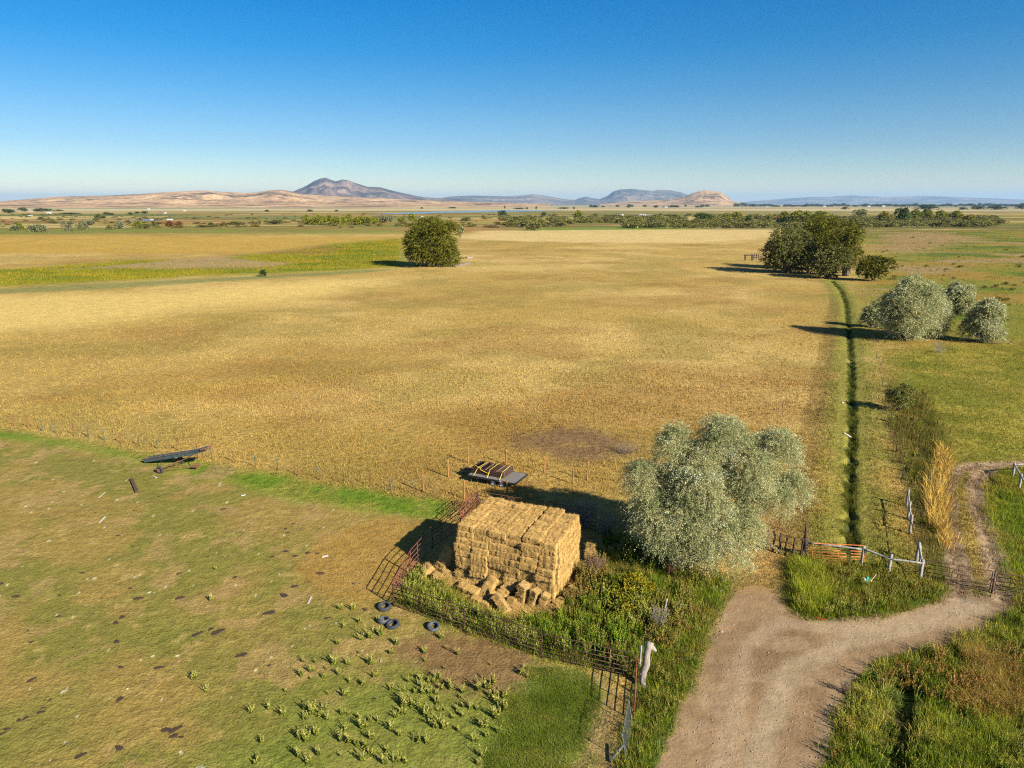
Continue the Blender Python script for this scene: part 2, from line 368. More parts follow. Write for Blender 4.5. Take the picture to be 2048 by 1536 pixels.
    # dirt
    m = rel(x, y, PX((1180, 1400), (1225, 1375), (1250, 1400), (1235, 1470), (1215, 1600), (1130, 1600), (1160, 1480)), .6, 1.1, 1.1, 75); A = mixc(A, C_(150, 116, 74), .75*m)
    road = mixc(np.tile(C_(152, 116, 82), (n, 1)), C_(130, 97, 67), sst(.42, .62, fbm(x/2.5, y/4, 76, 5))); road = mixc(road, C_(168, 134, 100), .4*sst(.55, .7, fbm(x/1.6, y/1.6, 77, 4)))
    for q, cc, ww in ((PX((1430, 1620), (1462, 1420), (1490, 1290), (1560, 1245), (1700, 1262), (1830, 1238), (1930, 1205)), (168, 136, 104), .55), (PX((1500, 1620), (1535, 1450), (1580, 1340), (1680, 1290), (1830, 1258), (1970, 1215)), (168, 138, 106), .6), (PX((1560, 1600), (1590, 1460), (1660, 1350), (1760, 1305), (1880, 1270)), (134, 100, 70), .5), (PX((1400, 1540), (1440, 1400), (1470, 1260), (1500, 1180), (1530, 1130)), (136, 102, 72), .5)):
        dq = ldist(x, y, q)+.7*(n2-.5); road = mixc(road, C_(*cc), .5*sst(ww*1.5, ww*.4, dq))
    m = rel(x, y, ROAD, .22, .55, 1.1, 78); RO[:] = m; A = A*(1-m[:, None])+road*m[:, None]
    m = rel(x, y, PX((1485, 1180), (1520, 1060), (1560, 950), (1600, 950), (1570, 1080), (1560, 1190)), .7, .6, 1.5, 80); A = mixc(A, C_(158, 116, 68), .75*m*(.4+n2))
    for P in (RUT_A, RUT_B):
        d = ldist(x, y, P)+.55*(n2-.5)+.35*(n4-.5); m = sst(.85, .45, d); RO[:] = np.maximum(RO, m); A = A*(1-m[:, None])+(road*1.08*np.array([.96, 1, 1.06]))*m[:, None]
    d = ldist(x, y, TRENCH); A = mixc(A, C_(40, 46, 20), .6*sst(.9, .3, d+.5*(n4-.5)))  # dark olive tone down the middle of the trench
    # wheel marks along the field edge
    for P in (PX((1560, 1080), (1600, 900), (1645, 700), (1665, 600)), PX((1590, 1080), (1625, 900), (1660, 700), (1675, 605))):
        d = ldist(x, y, P)+.5*(n2-.5); A = mixc(A, C_(128, 94, 52), .5*sst(.75, .3, d))
    return A
nth, t1 = 860, R(57)
th = np.linspace(-t1, t1, nth)
rr = np.concatenate([np.exp(np.arange(np.log(11), np.log(330), .0042)), np.exp(np.arange(np.log(330), np.log(60000), .013))])
TH, RRm = np.meshgrid(th, rr)
gx, gy = (RRm*np.sin(TH)).ravel(), (RRm*np.cos(TH)).ravel()
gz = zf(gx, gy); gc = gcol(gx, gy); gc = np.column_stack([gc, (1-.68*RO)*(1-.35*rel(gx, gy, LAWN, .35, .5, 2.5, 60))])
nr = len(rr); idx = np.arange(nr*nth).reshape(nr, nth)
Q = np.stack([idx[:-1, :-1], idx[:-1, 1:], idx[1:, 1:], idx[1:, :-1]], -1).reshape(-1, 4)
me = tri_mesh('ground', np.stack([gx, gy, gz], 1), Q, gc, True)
m, nt, out = nm('ground_soil_and_grass')
a = N(nt, 'ShaderNodeAttribute', attribute_name='Col'); tc = N(nt, 'ShaderNodeTexCoord')
cam_d = N(nt, 'ShaderNodeNewGeometry')
ln = N(nt, 'ShaderNodeVectorMath', operation='LENGTH'); L(nt, tc.outputs['Object'], ln.inputs[0])
col = a.outputs['Color']
def noisemul(col, sc, c0, c1, lo, hi, f0, f1, d0, d1, stretch=(1, 1, 1)):
    mp = N(nt, 'ShaderNodeMapping'); mp.inputs['Scale'].default_value = stretch; L(nt, tc.outputs['Object'], mp.inputs[0])
    n = N(nt, 'ShaderNodeTexNoise', i={'Scale': sc, 'Detail': 4, 'Roughness': .65}); L(nt, mp.outputs[0], n.inputs['Vector'])
    c = ramp(nt, n.outputs[0], [(lo, c0), (hi, c1)])
    f = N(nt, 'ShaderNodeMapRange', i={1: d0, 2: d1, 3: f0, 4: f1}); L(nt, ln.outputs[1], f.inputs[0])
    mm = N(nt, 'ShaderNodeMix', data_type='RGBA', blend_type='MULTIPLY'); fm = N(nt, 'ShaderNodeMath', operation='MULTIPLY'); L(nt, f.outputs[0], fm.inputs[0]); L(nt, a.outputs['Alpha'], fm.inputs[1]); L(nt, fm.outputs[0], mm.inputs[0]); L(nt, col, mm.inputs[6]); L(nt, c, mm.inputs[7])
    return mm.outputs[2], n.outputs[0]
col, h1 = noisemul(col, 7.0, (.58, .56, .50), (1.34, 1.32, 1.28), .32, .68, .9, .25, 60, 260)
col, h0 = noisemul(col, 22.0, (.66, .64, .58), (1.30, 1.30, 1.28), .34, .66, .9, .0, 35, 120)
col, h2 = noisemul(col, 1.5, (.66, .66, .60), (1.22, 1.20, 1.15), .34, .66, .85, .2, 90, 500)
col, h3 = noisemul(col, .35, (.80, .81, .76), (1.13, 1.12, 1.10), .34, .66, .5, .8, 60, 220)
col, h4 = noisemul(col, .06, (.84, .85, .82), (1.12, 1.10, 1.08), .36, .64, .0, .9, 150, 600, (1, 1.6, 1))
p = N(nt, 'ShaderNodeBsdfPrincipled', i={'Roughness': 1.0, 'Specular IOR Level': .05}); L(nt, col, p.inputs['Base Color'])
b = N(nt, 'ShaderNodeBump', i={'Strength': .9, 'Distance': .10}); L(nt, a.outputs['Alpha'], b.inputs['Strength']); L(nt, h1, b.inputs['Height'])
b2 = N(nt, 'ShaderNodeBump', i={'Strength': .7, 'Distance': .35}); m5 = N(nt, 'ShaderNodeMath', operation='MULTIPLY', i={1: .7}); L(nt, a.outputs['Alpha'], m5.inputs[0]); L(nt, m5.outputs[0], b2.inputs['Strength']); L(nt, h2, b2.inputs['Height']); L(nt, b.outputs[0], b2.inputs['Normal']); L(nt, b2.outputs[0], p.inputs['Normal'])
L(nt, p.outputs[0], out.inputs[0])
ground = tag(link('ground', me, m), kind='structure')

# water far out on the plain
m, nt, out = nm('pond_water'); p = N(nt, 'ShaderNodeBsdfPrincipled', i={'Base Color': (.05, .09, .12, 1), 'Roughness': .18, 'Specular IOR Level': .8}); L(nt, p.outputs[0], out.inputs[0]); WATER = m
def pond(P, seed):
    P = PX(*P); V = []
    for i in range(len(P)):
        a, b = Vector(P[i]), Vector(P[(i+1) % len(P)])
        for t in np.linspace(0, 1, 8, endpoint=False):
            q = a.lerp(b, t); k = (b-a).length*.05*(vn(np.array([i*8+t*8]), np.array([seed*3.3]), seed)[0]-.5); V.append((q.x+k, q.y+2*k, .25))
    mb = MB(); mb.add(V, [tuple(range(len(V)))]); tag(mb.build('pond', WATER), kind='structure')
pond([(735, 429), (790, 426.5), (830, 424.6), (900, 422.4), (1010, 420.5), (1125, 421), (1060, 423), (980, 424.5), (900, 425.2), (840, 427.5)], 1)
pond([(1072, 452), (1098, 448.5), (1106, 450), (1084, 453.6)], 2)
pond([(1036, 454), (1056, 452.5), (1060, 454), (1040, 455.5)], 3)
pond([(262, 440.5), (300, 438.5), (345, 439), (300, 441.5)], 4)

# ---------------------------------------------------------------- hills and mountains
def hillmat(name, base, dark, light, sc):
    m, nt, out = nm(name); tc = N(nt, 'ShaderNodeTexCoord')
    n = N(nt, 'ShaderNodeTexNoise', i={'Scale': sc, 'Detail': 7, 'Roughness': .62}); L(nt, tc.outputs['Object'], n.inputs['Vector'])
    c = ramp(nt, n.outputs[0], [(.36, dark), (.5, base), (.68, light)])
    n2 = N(nt, 'ShaderNodeTexNoise', i={'Scale': sc*9, 'Detail': 6, 'Roughness': .7}); L(nt, tc.outputs['Object'], n2.inputs['Vector']); c = mul(nt, c, ramp(nt, n2.outputs[0], [(.34, (1.15, 1.13, 1.1)), (.52, (.98, .97, .96)), (.62, (.55, .56, .58))]))
    p = N(nt, 'ShaderNodeBsdfDiffuse'); L(nt, c, p.inputs[0]); L(nt, p.outputs[0], out.inputs[0]); return m
def rangemesh(name, sky, D, near_d, far_d, mat, ridge=.5, rsc=900, nu=420, nt_=90, seed=0, bumpy=.02, pw=1.15):
    us = np.array([p[0] for p in sky], float); vsk = np.array([p[1] for p in sky], float)
    u = np.linspace(us[0], us[-1], nu); v = np.interp(u, us, vsk)
    az = np.arctan2((u-1024), F*cos(PITCH)+(768-v)*sin(PITCH)); b = 768-v
    el = (-F*sin(PITCH)+b*cos(PITCH))/np.hypot(u-1024, F*cos(PITCH)+b*sin(PITCH))
    hc = np.maximum(H+D*el, 0)
    t = np.concatenate([np.linspace(-1, 0, nt_*2//3), np.linspace(0, 1, nt_//3+1)[1:]])
    A, T = np.meshgrid(az, t); Hc = np.tile(hc, (len(t), 1))
    d = D+np.where(T < 0, T*(D-near_d), T*(far_d-D))
    X, Y = d*np.sin(A), d*np.cos(A)
    s = np.clip(1-np.abs(T), 0, 1)**pw
    rn = 1-np.abs(2*fbm(X/rsc, Y/(rsc*1.6), seed+80, 5)-1)
    rn2 = 1-np.abs(2*fbm(X/(rsc*.35), Y/(rsc*.5), seed+90, 4)-1)
    cut = np.clip(np.abs(T)*3.2, 0, 1)*np.clip((1-np.abs(T))*4, 0, 1)
    Z = Hc*s*(1-ridge*cut*(1-rn)*1.6-ridge*.5*cut*(1-rn2))+Hc*bumpy*(fbm(X/(rsc*.2), Y/(rsc*.2), seed+99, 3)-.5)
    Z = np.where(np.abs(T) > .995, -3, Z)
    ii = np.arange(X.size).reshape(X.shape); Qd = np.stack([ii[:-1, :-1], ii[:-1, 1:], ii[1:, 1:], ii[1:, :-1]], -1).reshape(-1, 4)
    return tag(link(name, tri_mesh(name, np.stack([X.ravel(), Y.ravel(), Z.ravel()], 1), Qd, None, True), mat), kind='structure')
TAN = hillmat('dry_hill_grass', C_(176, 132, 92), C_(100, 80, 60), C_(200, 156, 110), .0022)
ROCK = hillmat('mountain_slope', C_(110, 86, 74), C_(62, 58, 52), C_(150, 118, 94), .0014)
FAR = hillmat('far_range_slope', C_(120, 100, 86), C_(80, 78, 66), C_(160, 130, 104), .0007)
rangemesh('hills', [(-700, 412), (-400, 409), (-200, 406), (0, 402.5), (60, 398), (110, 393.5), (200, 391.5), (270, 388.5), (330, 384.5), (390, 381.3), (415, 381), (445, 383.5), (490, 386), (510, 384.5), (545, 380), (560, 379), (585, 383), (600, 388), (660, 392), (740, 396), (820, 399), (900, 402.5), (990, 405), (1100, 408)], 9500, 5600, 13000, TAN, .62, 520, 900, 130, 1)
rangemesh('mountain', [(540, 408), (570, 391), (590, 381), (612, 372), (628, 362), (640, 357), (652, 355), (664, 360.5), (672, 362.5), (684, 359), (694, 360), (712, 366), (735, 373.5), (762, 375), (780, 380), (805, 386), (830, 391), (850, 394.5), (880, 396.5), (920, 399), (980, 408)], 17000, 11500, 23000, ROCK, .8, 900, 520, 110, 2)
rangemesh('mountain_range', [(840, 408), (880, 396), (900, 393), (940, 391), (985, 392), (1010, 392.5), (1040, 391), (1068, 388), (1080, 390), (1110, 395), (1130, 398.5), (1150, 400), (1160, 396), (1172, 393), (1186, 396.5), (1200, 398), (1216, 391), (1228, 382), (1242, 378.5), (1265, 377.5), (1290, 380.5), (1308, 381.5), (1318, 379.5), (1340, 380.5), (1360, 384), (1380, 391), (1410, 400), (1450, 408)], 25000, 18000, 33000, FAR, .5, 1300, 620, 90, 3)
rangemesh('butte', [(1200, 408), (1260, 402.5), (1320, 400), (1350, 398), (1370, 393), (1386, 386), (1400, 382), (1412, 380.3), (1430, 382.5), (1442, 384.5), (1454, 393), (1465, 402), (1480, 405.5), (1500, 408)], 12500, 9500, 16000, TAN, .45, 600, 360, 90, 4)
rangemesh('far_mountains', [(1440, 408), (1500, 403), (1540, 399.5), (1580, 396.5), (1620, 394), (1660, 393.5), (1690, 391.5), (1705, 390.5), (1730, 392), (1780, 394), (1850, 391.5), (1900, 393.5), (1980, 396.5), (2050, 399), (2300, 402), (2700, 408)], 42000, 36000, 50000, FAR, .4, 2500, 500, 60, 5)

# air: pale haze round the whole place
mb = MB(); mb.box((0, 30000, 400), (130000, 64000, 804)); m, nt, out = nm('haze_air')
pv = N(nt, 'ShaderNodeVolumePrincipled', i={'Color': (.38, .64, .93, 1), 'Density': 2.3e-5, 'Anisotropy': .1}); L(nt, pv.outputs[0], out.inputs['Volume'])
haze = tag(mb.build('haze', m), kind='stuff')
# ---------------------------------------------------------------- the straw stack
def straw_mat(name, c0, c1, c2, var=.12):
    m, nt, out = nm(name); tc = N(nt, 'ShaderNodeTexCoord'); mp = N(nt, 'ShaderNodeMapping'); mp.inputs['Scale'].default_value = (34, 14, 14)
    L(nt, tc.outputs['Object'], mp.inputs[0]); n = N(nt, 'ShaderNodeTexNoise', i={'Scale': 1.6, 'Detail': 5, 'Roughness': .7}); L(nt, mp.outputs[0], n.inputs['Vector'])
    n2 = N(nt, 'ShaderNodeTexNoise', i={'Scale': 2.2, 'Detail': 3}); L(nt, tc.outputs['Object'], n2.inputs['Vector'])
    c = ramp(nt, n.outputs[0], [(.30, c0), (.5, c1), (.72, c2)]); c = mul(nt, c, ramp(nt, n2.outputs[0], [(.3, (.8, .78, .74)), (.7, (1.1, 1.1, 1.1))]))
    oi = N(nt, 'ShaderNodeObjectInfo'); r = N(nt, 'ShaderNodeMapRange', i={3: 1-var, 4: 1+var}); L(nt, oi.outputs['Random'], r.inputs[0])
    s = N(nt, 'ShaderNodeVectorMath', operation='SCALE'); L(nt, c, s.inputs[0]); L(nt, r.outputs[0], s.inputs[3])
    d = N(nt, 'ShaderNodeBsdfDiffuse', i={'Roughness': .8}); L(nt, s.outputs[0], d.inputs[0])
    b = N(nt, 'ShaderNodeBump', i={'Strength': 1.0, 'Distance': .04}); L(nt, n.outputs[0], b.inputs['Height']); L(nt, b.outputs[0], d.inputs['Normal'])
    L(nt, d.outputs[0], out.inputs[0]); return m
STRAW = straw_mat('straw', (.13, .07, .022), (.35, .22, .072), (.52, .36, .145))
TWINE = surf('baling_twine', (.42, .33, .18), (.55, .45, .27), 20)
BL, BW, BH = 1.075, .49, .38
def bale_geo(seed, nx=22, ny=8, nz=6, hairs=520):
    r = np.random.default_rng(seed); V = []; Fc = []
    h = np.array([BL/2, BW/2, BH/2])
    def face(ax, sgn, n1, n2):
        o = [0, 1, 2]; o.remove(ax); a, b = o; base = len(V)
        for i in range(n1+1):
            for j in range(n2+1):
                p = np.zeros(3); p[ax] = sgn*h[ax]; p[a] = (2*i/n1-1)*h[a]; p[b] = (2*j/n2-1)*h[b]; V.append(p)
        for i in range(n1):
            for j in range(n2):
                q = (base+i*(n2+1)+j, base+(i+1)*(n2+1)+j, base+(i+1)*(n2+1)+j+1, base+i*(n2+1)+j+1)
                Fc.append(q if (sgn > 0) == (ax != 1) else q[::-1])
    for sg in (-1, 1): face(0, sg, ny, nz); face(1, sg, nx, nz); face(2, sg, nx, ny)
    P = np.array(V); rad = .04
    inner = np.clip(P, -(h-rad), h-rad); dv = P-inner; ln_ = np.linalg.norm(dv, axis=1, keepdims=True)+1e-9
    nrm = dv/ln_; P = inner+nrm*np.minimum(ln_, rad)
    fl = (vn(P[:, 0]*9.5+seed*3.7, P[:, 0]*0+seed, 4)-.5); ph = np.abs(np.sin(pi*(P[:, 0]+.02*np.sin(seed))/.098))
    off = .030*(ph-.6)*(np.abs(nrm[:, 0]) < .7)+.050*fl
    off += .085*(fbm(P[:, 0]*6+seed*5+P[:, 2]*5, P[:, 1]*6+P[:, 2]*7+seed, seed, 3)-.5)
    P = P+nrm*off[:, None]
    T = [(a, b, c) for a, b, c, d in Fc]+[(a, c, d) for a, b, c, d in Fc]
    hv = []; n0 = len(P)
    for k in range(hairs):
        i = r.integers(len(P)); p = P[i]; d = nrm[i]*r.uniform(.2, 1)+r.normal(0, .7, 3); d /= np.linalg.norm(d); s = np.cross(d, r.normal(0, 1, 3)); s /= np.linalg.norm(s)
        l = r.uniform(.05, .17); hv += [p-s*.007, p+s*.007, p+d*l]; T.append((n0+3*k, n0+3*k+1, n0+3*k+2))
    return np.vstack([P, np.array(hv)]) if hairs else P, np.array(T)
bale_mesh = []
for i in range(7):
    V, T = bale_geo(i+1); me = tri_mesh('straw_bale', V, T); me.materials.append(STRAW); bale_mesh.append(me)
ANG = R(-22.8); EX = Vector((cos(ANG), sin(ANG), 0)); EY = Vector((-sin(ANG), cos(ANG), 0)); O0 = Vector((-3.32, 40.12, 0))
ORD = ['first', 'second', 'third', 'fourth', 'fifth', 'sixth', 'seventh', 'eighth', 'ninth', 'tenth']
NUM = ['one', 'two', 'three', 'four', 'five', 'six', 'seven', 'eight', 'nine', 'ten']
NC, NL, NR = 6, 10, 10
PC, PL, PR = 1.055, .372, .462
colx = [0, .0, .01, .02, .03, .08]; coly = [.0, -.05, .10, .06, .03, .0]; hidden = []
rs = np.random.default_rng(3); coldz = [.05, -.03, .06, 0, .05, -.05]
laydx = rs.normal(0, .045, (NL, NC)); laydy = rs.normal(0, .05, (NL, NC))
for l in range(NL):           # 0 = bottom
    for c in range(NC):
        for r_ in range(NR):
            fromtop = NL-1-l
            front, top, right, left, back = r_ == 0, fromtop == 0, c == NC-1, c == 0, r_ == NR-1
            if not (front or top or right or left or back): continue
            step = -(.115*min(fromtop, 4)-.03*max(0, fromtop-4))*(1 if front else 0)
            if front and c < 2: step = -.14*min(fromtop, 3)
            q = O0+EX*(PC*(c+.5)+colx[c]+laydx[l, c]+rs.normal(0, .014)+(.05*sin(l*1.3) if right else 0))+EY*(PR*(r_+.5)+coly[c]+laydy[l, c]+step+rs.normal(0, .02))
            z = PL*(l+.5)+.02+rs.normal(0, .014)+(coldz[c]+rs.normal(0, .012))*(l/NL)+(.05 if c < 2 else 0)*(l/NL)-(.05 if c == 5 else 0)*(l/NL)
            rot = Euler((rs.normal(0, .03), rs.normal(0, .03), ANG+rs.normal(0, .035)+(pi if rs.random() < .5 else 0)))
            if front or top or right:
                o = bpy.data.objects.new('straw_bale', bale_mesh[rs.integers(7)]); COL.objects.link(o)
                o.location = (q.x, q.y, z); o.rotation_euler = rot
                if top: lb = f"straw bale on the stack's flat top, column {NUM[c]} from left, row {NUM[r_]} from front"
                elif front: lb = f"straw bale in the stack's front face, layer {NUM[fromtop]} from top, column {NUM[c]} from left"
                else: lb = f"straw bale in the stack's right end, layer {NUM[fromtop]} from top, row {NUM[r_]} from front"
                tag(o, lb, 'straw bale', 'straw bales in the stack')
            else: hidden.append((q.x, q.y, z, rot))
V0, T0 = bale_geo(11, 8, 4, 3, 40); HV = []; HT = []
for i, (x, y, z, rot) in enumerate(hidden):
    Mx = np.array(rot.to_matrix()); HV.append(V0@Mx.T+np.array([x, y, z])); HT.append(T0+i*len(V0))
tag(link('stacked_straw', tri_mesh('stacked_straw', np.vstack(HV), np.vstack(HT)), STRAW), 'straw bales of the far side of the stack', 'straw', kind='stuff')
# bales and lumps lying about the foot of the stack
def fallen(u, v, rot, sc, z, label, twine=False, mesh=0, name='straw_bale'):
    p = GZ(u, v); o = bpy.data.objects.new(name, bale_mesh[mesh % 7]); COL.objects.link(o)
    o.location = (p.x, p.y, p.z+z*1.12); o.rotation_euler = Euler([R(a) for a in rot]); o.scale = [1.17*q for q in (sc if isinstance(sc, tuple) else (sc,)*3)]
    tag(o, label, 'straw bale', 'loose bales at the foot of the stack')
    if twine:
        mb = MB()
        for yy in (-.13, .13):
            h1, h2 = BL/2+.012, BH/2+.012
            mb.tube([(-h1+.04, yy, -h2), (h1-.04, yy, -h2), (h1, yy, -h2+.04), (h1, yy, h2-.04), (h1-.04, yy, h2), (-h1+.04, yy, h2), (-h1, yy, h2-.04), (-h1, yy, -h2+.04)], .008, 5, True)
        mb.build('twine', TWINE, o)
fallen(938, 1186, (8, 6, -32), (1.15, 1.1, 1.1), .2, 'straw bale lying on its side at the front, leftmost of the tumbled row', mesh=1)
fallen(978, 1187, (15, -48, 40), 1.05, .42, 'straw bale tipped up on end, leaning right beside the long lying bale', mesh=2)
fallen(987, 1197, (10, 25, 10), (.55, .9, .9), .2, 'short broken straw lump below the tipped-up bale', mesh=3, name='straw_lump')
fallen(1012, 1192, (25, -32, 30), (1.0, 1.1, 1.1), .36, 'straw bale slumped against the stack with a black shadow at its right', mesh=4)
fallen(1046, 1203, (4, -82, -40), (1.08, 1.1, 1.2), .52, 'tall straw bale standing upright, biggest of the tumbled row', True, 5)
fallen(1068, 1210, (-14, -74, -28), (.98, 1.0, 1.0), .44, 'straw bale standing tilted with pale twine, right of the tall upright one', True, 6)
fallen(1087, 1214, (-6, -70, -20), (.85, .8, .9), .36, 'narrow straw bale on end, rightmost of the tumbled row', mesh=0)
fallen(1003, 1216, (-38, 28, -52), (1.0, 1.1, 1.0), .28, 'straw bale slanting down towards the weeds, nearest to the pipe fence', True, 1)
fallen(1025, 1206, (0, 20, 60), (.5, .8, .8), .17, 'small round straw lump in front of the tall upright bale', mesh=2, name='straw_lump')
fallen(962, 1204, (0, 4, -28), (1.0, .9, .6), .09, 'flat straw bale half sunk in litter below the long lying bale', mesh=3)
fallen(894, 1146, (12, -58, 30), (1.3, 1.5, 1.5), .85, 'large straw bale leaning up at the left corner of the stack', mesh=4)
fallen(906, 1156, (-8, 10, -15), (1.1, 1.3, 1.1), .25, 'straw bale buried in litter under the large leaning corner bale', mesh=5)
fallen(852, 1152, (6, -40, 35), (.85, 1.1, 1.2), .28, 'straw bale on its own near the red panels, left of the stack', mesh=6)
fallen(878, 1158, (0, 15, 80), (.7, 1.0, .9), .2, 'ragged straw bale between the lone left bale and the stack', mesh=0)
fallen(922, 1166, (10, -10, -20), (.95, 1.0, .8), .17, 'low straw bale at the foot of the stack by the left corner', mesh=1)
fallen(1180, 1118, (0, -65, 70), (1.0, 1.1, 1.1), .45, 'greenish straw bale on end behind the right end of the stack', mesh=2)
fallen(1147, 1182, (15, 10, 50), (.6, .8, .7), .15, 'broken straw lump among weeds right of the stack', mesh=3, name='straw_lump')
fallen(1135, 1200, (5, 20, 10), (.5, .7, .6), .12, 'small straw lump in the weeds below the right front corner', mesh=4, name='straw_lump')
fallen(1118, 1208, (5, -10, 40), (.6, .8, .6), .12, 'straw lump against the right front corner of the stack', mesh=5, name='straw_lump')

def mound(u, v, rx, ry, h, seed):
    p = GZ(u, v); n = 46; r = np.random.default_rng(seed); g = np.linspace(-1.15, 1.15, n); X, Y = np.meshgrid(g, g); q = np.hypot(X, Y)+.35*(fbm(X*2+seed*3, Y*2, seed, 3)-.5)
    Z = h*np.clip(1-q, -.2, 1)**1 + .10*(fbm(X*rx*3+9, Y*ry*3, seed+3, 4)-.5)*np.clip(1.2-q, 0, 1); Z = np.where(q > 1.1, -.2, Z); c_, s_ = cos(ANG), sin(ANG)
    V = np.stack([p.x+X*rx*c_-Y*ry*s_, p.y+X*rx*s_+Y*ry*c_, p.z+Z], -1).reshape(-1, 3); ii = np.arange(n*n).reshape(n, n); return V, np.stack([ii[:-1, :-1], ii[:-1, 1:], ii[1:, 1:], ii[1:, :-1]], -1).reshape(-1, 4)
mv, mq, mo = [], [], 0
for a_ in ((890, 1154, 1.5, 1.0, .6, 1), (915, 1166, 1.5, .9, .4, 2), (965, 1196, 1.6, .8, .25, 3), (1030, 1210, 1.5, .7, .2, 4), (1095, 1217, 1.0, .6, .25, 5), (1128, 1194, .9, .8, .3, 6)):
    V_, Q_ = mound(*a_); mv.append(V_); mq.append(Q_+mo); mo += len(V_)
MV = np.vstack(mv); MQ = np.vstack(mq); MT = np.concatenate([MQ[:, :3], MQ[:, [0, 2, 3]]]); r_ = np.random.default_rng(5); k_ = r_.integers(0, len(MV), 26000)
hp = MV[k_]+r_.normal(0, .04, (26000, 3))*[1, 1, .3]; hd = r_.normal(0, 1, (26000, 3)); hd[:, 2] = np.abs(hd[:, 2])*.5; hd /= np.linalg.norm(hd, axis=1, keepdims=True); hs = np.cross(hd, r_.normal(0, 1, (26000, 3))); hs /= np.linalg.norm(hs, axis=1, keepdims=True)
HV_ = np.stack([hp-hs*.008, hp+hs*.008, hp+hd*r_.uniform(.08, .25, (26000, 1))], 1).reshape(-1, 3); HT_ = np.arange(len(HV_)).reshape(-1, 3)+len(MV)
tag(link('loose_straw', tri_mesh('loose_straw', np.vstack([MV, HV_]), np.vstack([MT, HT_])), STRAW), 'loose straw heaped along the foot of the stack', 'straw', kind='stuff')

# ---------------------------------------------------------------- pipe panels and gates
RUST_RED = surf('red_pipe_paint', (.10, .028, .02), (.19, .055, .038), 9, .55, .0, spot=(.12, .05, .03))
RUST_BROWN = surf('rusted_pipe', (.055, .026, .018), (.13, .062, .042), 9, .75, .0, spot=(.2, .1, .06))
RUST_DARK = surf('dark_rusted_pipe', (.035, .018, .013), (.085, .042, .030), 9, .75, spot=(.14, .08, .05))
ORANGE = surf('orange_pipe_paint', (.42, .11, .02), (.55, .17, .04), 7, .5, spot=(.2, .06, .03))
def rpath(x0, x1, z0, z1, r, n=5):
    P = []
    for cx, cz, a0 in ((x1-r, z1-r, 90), (x1-r, z0+r, 0), (x0+r, z0+r, -90), (x0+r, z1-r, -180)):
        for i in range(n+1):
            a = R(a0-90*i/n); P.append((cx+r*cos(a), 0, cz+r*sin(a)))
    return P
def panel(name, label, cat, p0, p1, h, rails, mat, group, braces=2, lo=.12, rt=.022, tilt=0, z=None, midmat=None, latch=False):
    p0, p1 = Vector(p0), Vector(p1); d = p1-p0; Ln = hypot(d.x, d.y)
    zz = min(zf1(p0.x, p0.y), zf1(p1.x, p1.y)) if z is None else z
    t = thing(name, label, cat, (p0.x, p0.y, zz), atan2(d.y, d.x), group)
    if tilt: t.rotation_euler[0] = R(tilt)
    f = MB(); f.tube(rpath(.02, Ln-.02, lo, h, .11), rt*1.25, 7, True); f.build('frame', mat, t, True)
    for k in range(1, rails-1):
        zz = lo+(h-lo)*(k/(rails-1))**1.08; m = MB(); sg = .012*sin(k*2.3)
        m.tube([(.02, 0, zz), (Ln*.5, sg, zz-.012), (Ln-.02, 0, zz)], rt, 7); m.build('rail', mat, t, True)
    for k in range(braces):
        x = Ln*(k+1)/(braces+1); m = MB(); m.tube([(x, .03, lo), (x, .03, h)], rt*.95, 7); m.build('brace', midmat or mat, t, True)
    for x in (.05, Ln-.05):
        m = MB(); m.tube([(x, 0, -.05), (x, 0, lo)], rt*1.1, 6); m.box((x, 0, .02), (.16, .07, .03)); m.build('foot', mat, t)
    if latch:
        m = MB(); m.box((Ln-.02, 0, h*.62), (.1, .07, .12)); m.tube([(Ln-.12, .05, h*.62), (Ln+.1, .05, h*.62)], .014, 6); m.build('latch', mat, t)
    return t
J = [(-7.0, 37.1), (-6.5, 40.9), (-5.5, 44.4), (-3.75, 47.3), (-2.75, 50.4)]
lab = ['red pipe panel nearest the corner by the tyres, seen edge-on', 'red pipe panel beside the lone left bale, second up from the front corner',
       'bright red pipe panel left of the stack, third up from the front corner', 'red pipe panel at the far end of the left row, by the yellow post']
GL = 'red pipe panels along the left of the stack'
for k in range(4): panel('corral_fence', lab[k], 'livestock panel', J[k], J[k+1], 1.62, 6, RUST_RED, GL)
panel('corral_fence', 'spare red pipe panel leaning in the cluster at the far corner', 'livestock panel', (-3.6, 48.1), (-2.5, 50.9), 1.7, 6, RUST_RED, GL, tilt=-7)
panel('corral_fence', 'spare rusty pipe panel propped inside the far corner', 'livestock panel', (-2.6, 50.3), (-2.1, 48.4), 1.66, 6, RUST_BROWN, GL, tilt=6)
Bk = [(-2.7, 50.5), (.1, 49.4), (3.1, 48.2), (6.1, 47.0)]
lab = ['rusty pipe panel behind the stack, nearest the far left corner', 'rusty pipe panel behind the middle of the stack', 'rusty pipe panel behind the stack in the tree shadow']
for k in range(3): panel('corral_fence', lab[k], 'livestock panel', Bk[k], Bk[k+1], 1.6, 6, RUST_BROWN, 'pipe panels behind the stack')
K_ = [G(787, 1213), G(929, 1260), G(1083, 1315), G(1266, 1357)]
YEL = surf('tan_rust', (.16, .10, .045), (.22, .15, .07), 8, .8)
lab = ['brown pipe panel overgrown with weeds, beginning at the corner by the tyres', 'brown pipe panel overgrown with weeds in front of the tumbled bales']
for k in range(2): panel('corral_fence', lab[k], 'livestock panel', K_[k], K_[k+1], 1.45, 6, RUST_DARK, 'brown pipe panels in front of the stack', z=.02)
panel('pipe_gate', 'brown pipe gate with three tan braces in front of green grass', 'gate', K_[2], K_[3], 1.4, 6, RUST_DARK, 'pipe gates', 3, z=.02, midmat=YEL, latch=True)
